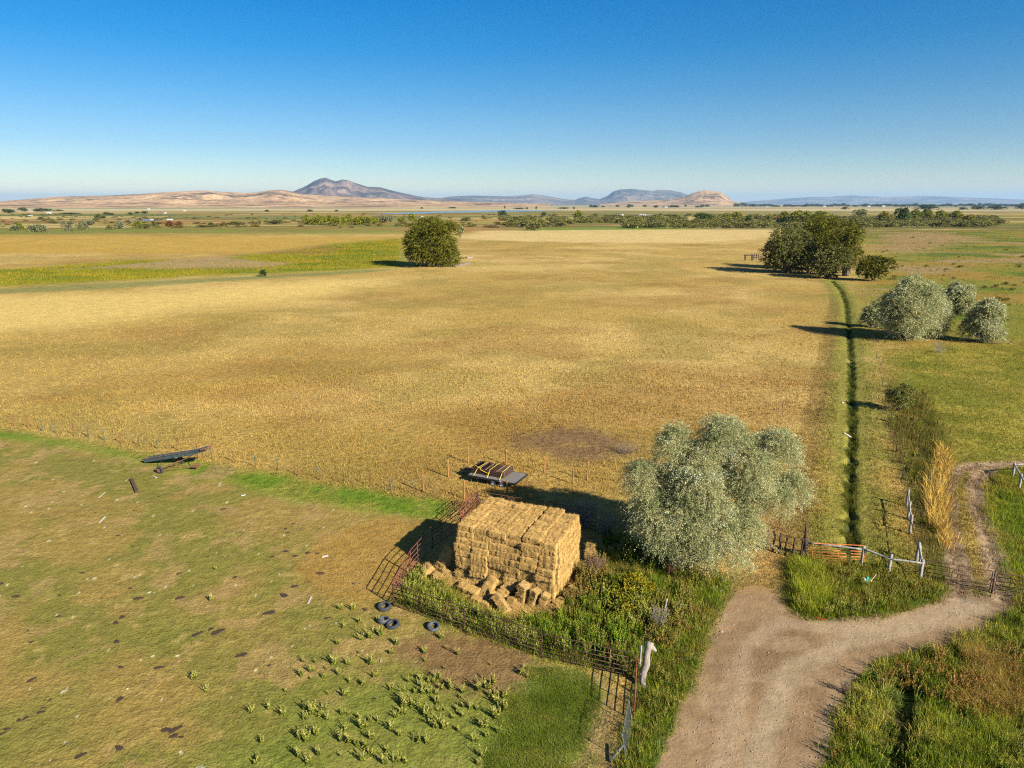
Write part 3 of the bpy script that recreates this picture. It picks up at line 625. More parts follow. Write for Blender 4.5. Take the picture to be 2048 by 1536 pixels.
# east gates
panel('pipe_gate', 'brown pipe gate hung on the last grey fence post, across the track', 'gate', G(1847, 1161), G(1979, 1186), 1.42, 6, RUST_BROWN, 'pipe gates', 1, latch=True)
panel('pipe_gate', 'brown pipe gate running out of frame at the right edge', 'gate', G(1987, 1188), (34.6, 36.6), 1.42, 6, RUST_BROWN, 'pipe gates', 1)
mb = MB(); q = GZ(1983, 1187); mb.tube([(0, 0, -.1), (0, 0, 1.52)], .05, 8); o = mb.build('gate_post', RUST_DARK, smooth=True); o.location = q; tag(o, 'short dark pipe post where the two brown gates meet', 'post')
panel('pipe_gate', 'orange pipe gate leaning behind the grey top rail', 'gate', (19.95, 42.55), (23.3, 42.25), 1.18, 7, ORANGE, 'pipe gates', 1, lo=.06, tilt=-10)
t = panel('pipe_gate', 'red pipe gate standing open towards the camera, seen edge-on', 'gate', (6.15, 30.4), (5.58, 27.5), 1.42, 6, RUST_RED, 'pipe gates', 2)
# mesh covered frame in front of it
t = thing('mesh_gate', 'grey wire mesh panel on a pipe frame at the bottom of the picture', 'mesh panel', (5.5, 27.3, 0), atan2(-2.2, -.62)); t.rotation_euler[0] = R(10)
GALV = surf('galvanised_steel', (.09, .10, .09), (.17, .18, .165), 12, .6, .4)
m = MB(); m.tube(rpath(0, 2.3, .1, 1.35, .06), .02, 6, True); m.build('frame', GALV, t, True)
m = MB()
for k in range(1, 20): m.tube([(k*.115, 0, .1), (k*.115, 0, 1.35)], .004, 4)
for k in range(1, 12): m.tube([(0, 0, .1+k*.104), (2.3, 0, .1+k*.104)], .004, 4)
m.build('mesh', GALV, t)
m = MB(); a, b = GZ(1247, 1508), GZ(1220, 1524); m.tube([(a.x, a.y, a.z+.5), (b.x, b.y, b.z+.06)], .05, 8); tag(m.build('fence_pole', GALV, smooth=True), 'grey pole lying aslant at the foot of the mesh panel', 'pole')

# ---------------------------------------------------------------- timber: posts, rails, wire
GREYWOOD = surf('weathered_grey_timber', (.16, .15, .125), (.34, .33, .285), 3, .9, stretch=(3, 3, .6), spot=(.10, .11, .07))
TANWOOD = surf('treated_tan_timber', (.17, .085, .028), (.29, .155, .055), 3, .9, stretch=(4, 4, .5), var=.15)
DARKWOOD = surf('dark_creosoted_timber', (.030, .018, .013), (.080, .048, .034), 3, .9, stretch=(4, 4, .5))
WIRE = surf('fence_wire', (.10, .09, .08), (.17, .15, .13), 30, .6, .5, bump=0)
def pole(mb, base, top, r0, r1, n=9, wob=.012):
    base, top = Vector(base), Vector(top); P = []
    for k in range(7):
        f = k/6; P.append(base.lerp(top, f)+Vector((random.uniform(-wob, wob), random.uniform(-wob, wob), 0)))
    mb.tube(P, [r0+(r1-r0)*k/6+random.uniform(-.003, .003) for k in range(7)], n)
post_px = [(846.5, 984.5, 1.62, 'leftmost, beside the green strip'), (896.6, 954.6, 1.64, 'left of the trailer'), (928.3, 999.2, 1.66, 'in front of the trailer tongue, beside the red panels'), (935.9, 925.6, 1.6, 'directly behind the left end of the trailer'),
           (1011.6, 929.4, 1.5, 'behind the right half of the trailer'), (1014.3, 999, 1.6, 'between the trailer and the stack'), (1088.9, 945, 1.55, 'right of the trailer at the bare patch'), (1174, 961, 1.75, 'darkest, at the edge of the tree shadow'), (1145, 968, 1.4, 'short, sunk in the tree shadow')]
for u, v, h, w in post_px:
    p = GZ(u, v); mb = MB(); pole(mb, (0, 0, -.15), (random.uniform(-.03, .03), random.uniform(-.03, .03), h), .072, .066)
    o = mb.build('wooden_post', TANWOOD, smooth=True, loc=p); tag(o, f'tan round wooden post, {w}', 'post', 'tan posts round the trailer')
# T-post fence
TP_GREEN = surf('green_steel_post', (.05, .085, .06), (.10, .14, .10), 10, .6, .3); TP_RUST = surf('rusty_steel_post', (.14, .045, .02), (.22, .08, .04), 10, .8)
TPT = surf('pale_post_tip', (.16, .2, .16), (.24, .27, .22), 10)
def tpost(parent, p, h, mat, lean=0.0):
    m = MB(); d = Vector((random.uniform(-.06, .06)+lean, random.uniform(-.06, .06), h))
    m.beam((0, 0, -.1), d, .075, .016); m.beam((0, 0, -.1), d, .016, .07)
    o = m.build('post', mat, parent); o.location = p
    m = MB(); m.box((d.x*.93, d.y*.93, h*.95), (.062, .055, h*.09)); m.build('tip', TPT if mat is TP_GREEN else TP_RUST, o)
    return Vector(p)+d
def wires(parent, tops, bases, fr, r=.004):
    for f in fr:
        m = MB(); P = []
        for (a, b), (c, d) in zip(zip(bases[:-1], tops[:-1]), zip(bases[1:], tops[1:])):
            q0, q1 = a.lerp(b, f), c.lerp(d, f)
            P += [q0, (q0+q1)/2-Vector((0, 0, .02))]
        P.append(bases[-1].lerp(tops[-1], f)); m.tube(P, r, 4); m.build('wire', WIRE, parent)
px = [(-75, 822), (-35, 831), (-2, 845), (28.4, 852), (56.5, 856), (85.3, 862), (112, 866.5), (148, 873), (177, 876), (210, 882), (243, 888.5), (279, 893), (315, 898), (355, 901.5), (395.5, 914), (424.5, 919.5), (468.8, 926), (511, 935), (556, 941), (597, 951), (640, 960), (688, 968), (740, 974), (781, 983), (826.7, 989.5), (878, 999)]
f = thing('wire_fence', 'low wire fence on thin green and rusty steel posts along the green strip', 'fence', (0, 0, 0))
tops, bases = [], []
for i, (u, v) in enumerate(px):
    p = GZ(u, v); bases.append(p); tops.append(tpost(f, p, random.uniform(1.12, 1.32), TP_RUST if i % 3 == 1 or i in (3, 10, 14) else TP_GREEN))
wires(f, tops, bases, (.3, .52, .74, .93))
# corner of grey timber with rails
t = thing('rail_fence', 'weathered grey rail fence with three posts and a braced corner', 'fence', (0, 0, 0))
def part_pole(parent, name, a, b, r0, r1, mat): m = MB(); pole(m, a, b, r0, r1); return m.build(name, mat, parent, True)
def off(p, z): return Vector((p.x, p.y, p.z+z))
a, b, c, d = GZ(1722, 1133), GZ(1776, 1150), GZ(1839, 1160), GZ(1832, 1125); br = GZ(1608, 1112)
for q, h in ((a, 1.34), (b, 1.42), (c, 1.36), (d, 1.4)): part_pole(t, 'post', off(q, -.1), off(q, h)+Vector((.04, .02, 0)), .115, .095, GREYWOOD)
for p, q in ((off(br, 1.0)+Vector((.1, 0, 0)), off(a, 1.12)), (off(a, 1.16), off(b, 1.12)), (off(b, 1.1), off(c, 1.16)), (off(d, 1.3), off(c, 1.2)), (off(d, 1.22)+Vector((.1, 0, 0)), off(c, .25))): part_pole(t, 'rail', p, q, .075, .06, GREYWOOD)
o = MB(); pole(o, (0, 0, -.1), (.03, .05, 1.35), .19, .17, 10, .02); pole(o, (0, .02, 1.3), (-.05, .1, 2.45), .12, .03, 8, .02); o = o.build('gate_post', DARKWOOD, smooth=True, loc=br); tag(o, 'tall dark brown timber post with a pointed splintered top', 'post')
# wire gate with dark stays
t = thing('wire_gate', 'stretched wire gate with six dark wooden stays beside the dark brown post', 'gate', (0, 0, 0)); P = []
for k, (u, v) in enumerate([(1531, 1099), (1546, 1103), (1558, 1107), (1570, 1111), (1586, 1116), (1601, 1117)]):
    p = GZ(u, v); tp = off(p, 1.5)+Vector((random.uniform(-.05, .05), 0, 0)); P.append((p, tp)); m = MB(); pole(m, p, tp, .07, .06, 7, .04); m.build('stay', DARKWOOD, t, True)
wires(t, [b for a, b in P], [a for a, b in P], (.35, .65, .97), .012)
# fence running away on the east
t = thing('post_fence', 'wire fence on grey braced posts running away east of the ditch', 'fence', (0, 0, 0)); bs = []; tp = []
g = [GZ(1818.7, 1067.8), GZ(1815.6, 1038), GZ(1812.5, 1013)]
for q, h in zip(g, (1.5, 1.42, 1.42)): part_pole(t, 'post', off(q, -.1), off(q, h), .10, .085, GREYWOOD)
part_pole(t, 'rail', off(g[2], 1.1), off(g[1], 1.0), .06, .055, GREYWOOD); part_pole(t, 'rail', off(g[1], 1.05), off(g[0], 1.0), .06, .055, GREYWOOD); part_pole(t, 'rail', off(g[0], .95), off(d, 1.0), .03, .03, DARKWOOD)
bs.append(g[2]); tp.append(off(g[2], 1.25))
for u, v in [(1803, 960), (1798, 929), (1792, 905), (1787, 879), (1782, 854), (1776, 828), (1770, 800), (1764, 772), (1758, 745), (1752, 718), (1746, 694), (1740, 672), (1734, 650), (1729, 630)]:
    p = GZ(u, v); bs.append(p); tp.append(tpost(t, p, 1.3, TP_RUST if v % 2 else TP_GREEN, .05))
wires(t, tp, bs, (.35, .6, .95))
t = thing('rail_fence', 'short stretch of grey timber rail fence at the right edge', 'fence', (0, 0, 0))
g = [GZ(2025, 952), GZ(2038, 976), GZ(2056, 1010), GZ(2080, 948)]
for q in g: part_pole(t, 'post', off(q, -.1), off(q, 1.25), .11, .095, GREYWOOD)
for p, q in ((g[0], g[1]), (g[1], g[2]), (g[0], g[3])): part_pole(t, 'rail', off(p, 1.05), off(q, 1.05), .07, .06, GREYWOOD)
# gnarled trunk, fence stub, rock
GREYLOG = surf('bleached_dead_wood', (.15, .125, .10), (.30, .26, .21), 4, .9, stretch=(3, 3, .7), bump=.6)
p = GZ(1287, 1374); t = thing('dead_tree', 'gnarled bleached tree trunk leaning beside the open red gate', 'dead trunk', p)
m = MB(); m.tube([(0, 0, -.1), (-.05, .1, .35), (.02, .22, .7), (.14, .3, 1.05), (.16, .36, 1.5), (.24, .42, 1.95), (.34, .5, 2.15)], [.15, .15, .17, .19, .16, .17, .19], 12); m.build('trunk', GREYLOG, t, True)
m = MB(); m.tube([(.2, .4, 1.85), (.45, .42, 1.9), (.6, .36, 1.75)], [.15, .13, .07], 9); m.build('stub', GREYLOG, t, True)
m = MB(); m.tube([(.02, .2, .65), (-.18, .12, .62)], [.12, .05], 8); m.build('stub', GREYLOG, t, True)
m = MB(); pole(m, (0, 0, -.1), (.05, .15, 1.35), .06, .05); o = m.build('wooden_post', GREYWOOD, smooth=True, loc=GZ(1279, 1342)); tag(o, 'thin grey post at the latch end of the brown gate', 'post')
m = MB(); pole(m, (0, 0, -.1), (.18, .1, 1.1), .07, .06); o = m.build('wooden_post', GREYWOOD, smooth=True, loc=GZ(1326, 1234)); tag(o, 'grey post leaning among dead twigs by the road verge', 'post')
# ---------------------------------------------------------------- flatbed trailer with strapped panels
BLACKST = surf('black_painted_steel', (.012, .012, .013), (.03, .03, .032), 10, .5, .2); DECK = surf('grey_deck_planks', (.10, .088, .075), (.20, .18, .155), 4, .9, stretch=(.5, 8, 1), bump=.5)
RUBBER = surf('tyre_rubber', (.018, .019, .022), (.05, .052, .058), 12, .75); WHITEST = surf('white_painted_steel', (.55, .56, .56), (.75, .76, .75), 10, .5)
RED = surf('red_reflector', (.5, .02, .015), (.6, .03, .02), 10, .3); WHT = surf('white_reflector', (.75, .75, .75), (.8, .8, .8), 10, .3); STRAP = surf('yellow_strap', (.55, .40, .03), (.72, .55, .07), 10, .7); BROWNP = surf('brown_panel_paint', (.035, .018, .014), (.085, .045, .033), 10, .45, spot=(.16, .08, .05))
ta = R(-26.3); tx, ty = -3.75, 56.35; tz = zf1(-1.5, 56)
t = thing('flatbed_trailer', 'black flatbed trailer with grey plank deck among the tan posts', 'trailer', (tx, ty, tz), ta)
TL, TW, DZ = 4.45, 2.35, .62
m = MB()
for k in range(11): m.box((TL/2, TW*(k+.5)/11, DZ), (TL-.06, TW/11-.012, .04))
m.build('deck', DECK, t)
m = MB()
for y in (-.03, TW+.03): m.box((TL/2, y, DZ-.06), (TL+.1, .06, .16))
for x in (-.02, TL+.02): m.box((x, TW/2, DZ-.06), (.06, TW+.1, .16))
for x in (.7, 1.5, 2.3, 3.1, 3.8): m.box((x, TW/2, DZ-.09), (.06, TW, .1))
m.build('frame', BLACKST, t)
m = MB(); m.beam((.1, TW/2-.7, DZ-.1), (-1.25, TW/2, .48), .08, .1); m.beam((.1, TW/2+.7, DZ-.1), (-1.25, TW/2, .48), .08, .1); m.box((-1.35, TW/2, .48), (.3, .12, .1)); m.tube([(-1.15, TW/2+.1, .02), (-1.15, TW/2+.1, .95)], .035, 8); m.build('tongue', BLACKST, t)
def wheel(parent, loc, rad, w, rimmat, axis='y'):
    M = Matrix.Translation(loc) @ (Euler((pi/2, 0, 0)).to_matrix().to_4x4() if axis == 'y' else Euler((0, pi/2, 0)).to_matrix().to_4x4())
    wh = bpy.data.objects.new('wheel', None); COL.objects.link(wh); wh.parent = parent; wh.matrix_local = M
    a = MB(); ri = rad*.58; a.lathe([(ri, -w*.42), (rad*.9, -w/2), (rad, -w*.3), (rad, w*.3), (rad*.9, w/2), (ri, w*.42)], 26); a.build('tyre', RUBBER, wh, True)
    a = MB(); a.lathe([(0, -w*.1), (ri*.45, -w*.12), (ri*.85, -w*.25), (ri, -w*.4), (ri, w*.4), (ri*.85, w*.3), (ri*.45, w*.14), (0, w*.12)], 20, closed=False); a.build('rim', rimmat, wh, True)
    return wh
for x in (2.35, 3.15): 
    for y in (.16, TW-.16): wheel(t, (x, y, .30), .31, .2, WHITEST)
m = MB(); m.box((3.3, -.065, DZ-.05), (.16, .012, .07)); m.build('reflector', RED, t); m = MB(); m.box((3.14, -.065, DZ-.05), (.14, .012, .07)); m.build('reflector', WHT, t)
m = MB(); m.box((.95, -.09, DZ-.13), (.25, .1, .12)); m.tube([(2.0, -.07, DZ), (1.95, -.09, DZ-.18)], .02, 5); m.build('ratchet_box', BLACKST, t)
TM = Matrix.Translation((tx, ty, tz)) @ Matrix.Rotation(ta, 4, 'Z'); nl = ['lowest', 'second lowest', 'third', 'fourth', 'second highest', 'topmost']
for k in range(6):
    pz = DZ+.05+k*.08; jx = [0, .04, -.03, .05, -.04, .02][k]; q = TM @ Vector((.02+jx, .52+.03*(k % 2), pz))
    g = thing('corral_fence', f'brown pipe panel laid flat on the trailer, {nl[k]} of the strapped pile', 'livestock panel', q, ta, 'panels strapped on the trailer')
    a = MB(); P = [(x, z, .045) for x, _, z in rpath(0, 3.15, 0, 1.72, .12)]; a.tube(P, .035, 8, True); a.build('frame', BROWNP, g, True)
    for j in range(1, 8): a = MB(); a.tube([(.03, 1.72*j/8, .045), (3.12, 1.72*j/8, .045)], .034, 8); a.build('rail', BROWNP, g, True)
    for x in (.75, 1.35, 2.4): a = MB(); a.box((x, .86, .05), (.05, 1.7, .07)); a.build('brace', YEL if k == 5 else BROWNP, g)
top = DZ+.05+6*.08+.012
def strap(P, label):
    a = MB()
    for p, q in zip(P[:-1], P[1:]): a.beam(p, q, .055, .008)
    o = a.build('tie_strap', STRAP); o.matrix_world = TM; tag(o, label, 'strap', 'straps over the panels')
strap([(.55, -.02, DZ+.03), (.62, .50, top-.1), (.64, .56, top), (.7, 2.22, top), (.72, 2.33, DZ+.03)], 'yellow strap over the left end of the strapped panels')
strap([(1.85, -.02, DZ+.03), (1.80, .48, top-.14), (1.80, .56, top), (1.75, 2.22, top), (1.75, 2.33, DZ+.03)], 'yellow strap over the middle of the strapped panels')
strap([(3.02, -.02, DZ+.03), (2.99, .50, top-.12), (2.99, .56, top), (2.92, 2.22, top), (2.92, 2.33, DZ+.03)], 'pale yellow strap over the right end of the strapped panels')
strap([(.1, 1.0, top+.004), (.9, .62, top+.004), (1.0, .47, top-.1), (1.75, .44, top-.3)], 'slack yellow strap hanging askew across the panel pile')

# ---------------------------------------------------------------- bale elevator
BLUEST = surf('faded_blue_green_steel', (.030, .050, .058), (.075, .11, .115), 5, .5, .25, spot=(.16, .075, .04)); RUSTM = surf('brown_rust', (.10, .04, .022), (.20, .09, .05), 12, .85)
P0, P1, P2 = Vector((-33.6, 60.95, .28)), Vector((-28.6, 59.85, 1.38)), Vector((-27.0, 59.4, 1.92))
t = thing('bale_elevator', 'old blue-green bale elevator on wheels, tilted up by the wire fence', 'bale elevator', (0, 0, 0))
sd = Vector((.22, .97, 0)).normalized()
def trough(parts, a, b, name, mat, prof):
    m = MB(); d = (b-a).normalized(); up = sd.cross(d)*-1
    if up.z < 0: up = -up
    for (s0, h0), (s1, h1) in zip(prof[:-1], prof[1:]):
        V = []
        for p in (a, b):
            V += [p+sd*s0+up*h0, p+sd*s1+up*h1]
        n = .012; nv = (sd*(s1-s0)+up*(h1-h0)).cross(d).normalized()*n
        V2 = [v+nv for v in V]
        m.add(V+V2, [(0, 1, 3, 2), (4, 6, 7, 5), (0, 4, 5, 1), (2, 3, 7, 6), (0, 2, 6, 4), (1, 5, 7, 3)])
    return m.build(name, mat, t)
prof = [(-.40, .20), (-.33, .19), (-.29, .03), (.29, .03), (.33, .19), (.40, .20)]
trough(t, P0, P1, 'trough', BLUEST, prof); trough(t, P1+Vector((.01, 0, .004)), P2, 'trough', BLUEST, prof)
trough(t, P0+Vector((.1, -.02, -.02)), P1+Vector((0, -.02, -.02)), 'side_rail', BLUEST, [(-.34, .17), (-.35, -.10)]); trough(t, P1+Vector((.02, -.02, -.02)), P2, 'side_rail', BLUEST, [(-.34, .17), (-.35, -.10)])
trough(t, P0+Vector((.1, .02, -.02)), P1+Vector((0, .02, -.02)), 'side_rail', BLUEST, [(.34, .17), (.35, -.10)])
m = MB()
for a, b, n in ((P0, P1, 14), (P1, P2, 5)):
    for k in range(n):
        q = a.lerp(b, (k+.5)/n)+Vector((0, 0, .10)); m.beam(q-sd*.26, q+sd*.26, .05, .03)
for s_ in (-.12, .12): m.tube([P0+sd*s_+Vector((0, 0, .09)), P1+sd*s_+Vector((0, 0, .09)), P2+sd*s_+Vector((0, 0, .09))], .014, 5)
m.build('chain', RUSTM, t)
m = MB(); m.tube([P2-sd*.36+Vector((.05, 0, .12)), P2+sd*.36+Vector((.05, 0, .12))], .10, 10); m.box(P2-sd*.42+Vector((-.25, 0, .1)), (.55, .10, .16), Euler((0, R(-17), R(-15))).to_matrix()); m.build('head_pulley', RUSTM, t)
m = MB(); m.tube([P0-sd*.36+Vector((-.02, 0, .1)), P0+sd*.36+Vector((-.02, 0, .1))], .09, 10); m.build('foot_pulley', RUSTM, t)
def EP(f, s, z=-.2): q = P0.lerp(P1, f); return q+sd*s+Vector((0, 0, z))
A1, A2 = Vector((-31.0, 58.35, .33)), Vector((-30.35, 60.7, .33))
for A_, s in ((A1, -.34), (A2, .34)):
    for f, nm_ in ((.38, 'strut'), (1.08, 'strut')):
        m = MB(); m.tube([A_, EP(f, s, -.1)], .028, 6); m.build(nm_, RUSTM, t, True)
m = MB(); m.tube([A1, A2], .035, 8); m.build('axle', RUSTM, t)
m = MB(); m.tube([(A1+A2)/2, (-28.3, 59.0, .42)], .035, 6); m.tube([A1, (-28.3, 59.0, .42)], .025, 6); m.box((-28.1, 58.98, .44), (.75, .14, .16), Euler((0, R(-10), R(-6))).to_matrix()); m.tube([(-28.1, 58.98, .4), (-28.05, 58.95, .0)], .03, 6); m.build('tow_bar', RUSTM, t)
m = MB(); m.tube([(-28.3, 59.0, .42), P1.lerp(P2, .3)-sd*.2+Vector((0, 0, -.2))], .03, 6); m.build('strut', RUSTM, t)
dw = (A2-A1).normalized()
for A_ in (A1-dw*.08, A2+dw*.08):
    wh = wheel(t, (0, 0, 0), .33, .2, RUSTM); wh.matrix_local = Matrix.Translation(A_) @ dw.to_track_quat('Z', 'Y').to_matrix().to_4x4()

# ---------------------------------------------------------------- tyres, boards, litter
def tyre(u, v, rad, rot, label, pale=False):
    m = MB(); w = .24; m.lathe([(rad*.58, -w*.36), (rad*.72, -w*.5), (rad*.92, -w*.47), (rad, -w*.28), (rad, w*.28), (rad*.92, w*.47), (rad*.72, w*.5), (rad*.58, w*.36), (rad*.66, w*.28), (rad*.9, w*.2), (rad*.9, -w*.2), (rad*.66, -w*.28)], 36)
    p = GZ(u, v); o = m.build('old_tyre', PALER if pale else RUBBER, smooth=True, loc=(p.x, p.y, p.z+.10)); o.rotation_euler = Euler([R(a) for a in rot]); tag(o, label, 'tyre', 'old tyres in the pasture')
PALER = surf('worn_tyre_rubber', (.03, .032, .037), (.085, .09, .10), 9, .6)
tyre(768.5, 1217, .40, (4, 3, 0), 'old tyre lying flat by the fence corner, topmost of the four')
tyre(767, 1243, .36, (-10, 5, 0), 'old tyre half hidden behind a weed, beside a darker tyre', True)
tyre(785.5, 1252, .38, (8, -6, 0), 'black old tyre with a weed growing in it')
tyre(867, 1256, .36, (12, 4, 0), 'old tyre with pale inner rim on the bare mud, apart from the others', True)
BOARD = surf('bleached_board', (.30, .26, .20), (.44, .39, .31), 6, .9); WHITEB = surf('white_plastic', (.36, .35, .32), (.46, .45, .41), 6, .5); BROWNB = surf('dark_beam_wood', (.05, .028, .02), (.10, .06, .04), 5, .9)
def stick(name, u0, v0, u1, v1, w, h, mat, label, cat, g=None):
    a, b = GZ(u0, v0), GZ(u1, v1); c = (a+b)/2; m = MB(); m.beam(a-c+Vector((0, 0, h/2+.02)), b-c+Vector((0, 0, h/2+.03)), w, h); o = m.build(name, mat, loc=c); tag(o, label, cat, g)
GB = 'boards and scraps scattered in the pasture'
stick('timber_beam', 263, 960, 274.5, 987, .26, .14, BROWNB, 'dark brown beam lying alone in the pasture below the bale elevator', 'beam')
stick('thin_board', 197, 997, 211, 986, .06, .03, BOARD, 'thin pale lath lying left of the dark brown beam', 'board', GB)
stick('thin_board', 199, 1047, 211, 1035, .10, .03, WHITEB, 'white lath in the pasture below the dark brown beam', 'board', GB)
stick('white_scrap', 306, 953, 313, 957, .10, .04, WHITEB, 'short white strip lying under the bale elevator wheel', 'scrap', GB)
stick('white_scrap', 482, 992, 491, 990, .12, .05, WHITEB, 'short white strip near the edge of the green strip', 'scrap', GB)
stick('thin_board', 616, 1209, 623, 1195, .10, .03, BOARD, 'pale board end lying in the pasture left of the weeds', 'board', GB)
stick('white_scrap', 644, 1115, 656, 1112, .12, .05, WHITEB, 'bright white strip on the straw litter left of the red panels', 'scrap', GB)
stick('thin_board', 856, 1158, 864, 1145, .09, .03, BOARD, 'pale board standing in weeds by the lone left bale', 'board', GB)
stick('thin_board', 761, 1326, 762.5, 1319, .05, .02, BOARD, 'tiny pale stake between the weeds', 'board', GB)
stick('thin_board', 1672, 1094, 1681, 1092, .12, .04, surf('pinkish_board', (.5, .30, .2), (.6, .38, .27), 6), 'pinkish board end beside the ditch behind the orange gate', 'board', GB)
stick('thin_board', 1630, 1236, 1652, 1241, .05, .03, RED, 'thin red stick at the roadside below the grassy island', 'stick')
stick('plank_bridge', 1684, 806, 1702, 808.5, .5, .06, BOARD, 'pale plank laid across the ditch by the leaning bush', 'plank')
stick('drain_pipe', 1688, 868, 1704, 871, .3, .12, BOARD, 'small pale ditch gate at the water edge', 'ditch gate')
stick('timber_beam', 932, 517, 944, 516, 1.2, .6, surf('grey_old_timber', (.16, .14, .11), (.26, .23, .19), 3), 'pale timber lying right of the round willow', 'beam')
stick('timber_beam', 905, 534, 938, 528, 1.2, .6, surf('grey_fallen_log', (.12, .1, .08), (.2, .17, .14), 3), 'grey fallen log at the foot of the round willow', 'log')
# litter heap by the rails
TEAL = surf('teal_plastic', (.01, .33, .27), (.02, .42, .34), 9, .4); p = GZ(1732, 1170)
t = thing('litter_heap', 'small heap of litter with teal plastic in the grass below the rail fence', 'litter', p); t.scale = (.62, .62, .8)
m = MB(); m.box((.05, 0, .55), (.28, .2, .2), Euler((.4, .3, .2)).to_matrix(), .7); m.box((-.25, -.45, .45), (.24, .2, .18), Euler((.2, -.3, .8)).to_matrix(), .7); m.build('teal_piece', TEAL, t)
m = MB(); m.box((-.25, 0, .48), (.35, .3, .16), Euler((.2, .1, .5)).to_matrix(), .6); m.box((.2, -.35, .46), (.25, .12, .1), Euler((0, .3, -.6)).to_matrix()); m.tube([(.2, -.3, .4), (.8, .1, .65), (1.0, .25, .8)], .035, 5); m.build('pale_piece', BOARD, t)
# stones
STONE = surf('pale_field_stone', (.20, .155, .115), (.34, .28, .21), 8, .9)
def stone_mesh(seed):
    import bmesh
    bm = bmesh.new(); bmesh.ops.create_icosphere(bm, subdivisions=2, radius=1); r = np.random.default_rng(seed)
    k = r.normal(0, 1, (3, 3))
    for v in bm.verts:
        n = v.co.copy(); v.co *= 1+.16*sin(3*n.x*k[0, 0]+k[0, 1])+.14*sin(4*n.y*k[1, 0]+2*n.z); v.co.z *= .62
    me = bpy.data.meshes.new('stone'); bm.to_mesh(me); bm.free(); me.materials.append(STONE); return me
ST = [stone_mesh(i) for i in range(4)]
for i, (u, v, s, lb) in enumerate([(1356, 1218, .38, 'largest pale stone in the verge left of the road'), (1443, 1183, .12, 'small white stone at the road edge under the silver tree'), (1443, 1264, .09, 'small stone on the left edge of the road below the verge stone'), (1760, 1360, .18, 'pale stone in the grass right of the road mouth')]):
    p = GZ(u, v); o = link('stone', ST[i], None, None, (p.x, p.y, p.z+s*.3)); o.scale = (s, s*.8, s); tag(o, lb, 'stone')
# gravel
gv, gt = [], []
base = np.array([v.co[:] for v in ST[1].vertices]); ft = np.array([p.vertices[:] for p in ST[1].polygons])
import bmesh
bm = bmesh.new(); bmesh.ops.create_icosphere(bm, subdivisions=1, radius=1); base = np.array([v.co[:] for v in bm.verts]); ft = np.array([[v.index for v in f.verts] for f in bm.faces]); bm.free()
bb = np.array(ROAD); n = 9000; x = rng.uniform(bb[:, 0].min(), bb[:, 0].max(), n); y = rng.uniform(max(19, bb[:, 1].min()), bb[:, 1].max(), n); kx = rel(x, y, ROAD, .2, .6, 1.1, 78) > .6; x, y = x[kx], y[kx]
s = .008+.032*rng.random(len(x))**5; z = zf(x, y)
gv = (base[None]*s[:, None, None]*rng.uniform(.6, 1.3, (len(x), 1, 3))+np.stack([x, y, z+s*.3], 1)[:, None]).reshape(-1, 3); gt = (ft[None]+(np.arange(len(x))*len(base))[:, None, None]).reshape(-1, 3)
tag(link('gravel', tri_mesh('gravel', gv, gt), STONE), 'pebbles strewn on the dirt road', 'gravel', kind='stuff')
# cow pats
DUNG = surf('dung', (.024, .015, .008), (.07, .043, .024), 14, .95, bump=.8)
def pat_mesh(seed):
    r = np.random.default_rng(seed); m = MB(); n = 20; V = []; ph = r.uniform(0, 6, 4)
    rings = [(1, -.02), (.96, .05), (.75, .10), (.62, .08), (.4, .12), (.2, .10)]
    for q, h in rings:
        for k in range(n):
            a = 2*pi*k/n; w = 1+.22*sin(2*a+ph[0])+.13*sin(3*a+ph[1])+.09*sin(7*a+ph[2]); V.append((q*w*cos(a), q*w*sin(a)*.8, h+.02*sin(5*a+ph[3])))
    V.append((0, 0, .09)); Fc = [(i*n+k, i*n+(k+1) % n, (i+1)*n+(k+1) % n, (i+1)*n+k) for i in range(5) for k in range(n)]+[(5*n+k, 5*n+(k+1) % n, 6*n) for k in range(n)]
    m.add(V, Fc); me = m.mesh('cow_pat', True); me.materials.append(DUNG); return me
PT = [pat_mesh(i) for i in range(5)]
z1 = [(10, 230, 1), (110, 315, 1.3), (560, 157, 1), (1222, 160, 1), (1605, 188, 1), (2010, 250, 1.1), (1940, 310, 1.7), (945, 328, 1.5), (1230, 326, 1.5), (835, 460, 1.2), (790, 498, 1.2), (1840, 427, 1.9), (1345, 572, 1.6), (1485, 557, 2), (1440, 538, 1), (795, 628, 1.2), (1650, 718, 1.6), (1085, 805, 1.2), (215, 890, 1.2), (820, 1022, 1.2), (405, 310, .7), (400, 455, .8), (1200, 1230, 1.5), (1140, 1235, 1.4), (1188, 1275, 1.1), (1240, 1283, .7), (815, 1355, 1.2), (550, 1410, 1.2), (280, 1110, 1), (175, 1150, .9), (130, 1165, .8), (45, 1225, .8), (10, 1258, .9), (300, 1082, .6), (340, 1030, .6), (1955, 10, 1.1), (825, 803, .9), (890, 260, .8), (1860, 50, .7), (690, 328, .5), (215, 632, .8), (985, 270, .4), (1520, 45, .5), (1270, 42, .5), (1420, 47, .6), (190, 553, .5), (205, 573, .4), (330, 490, .4), (380, 485, .4)]
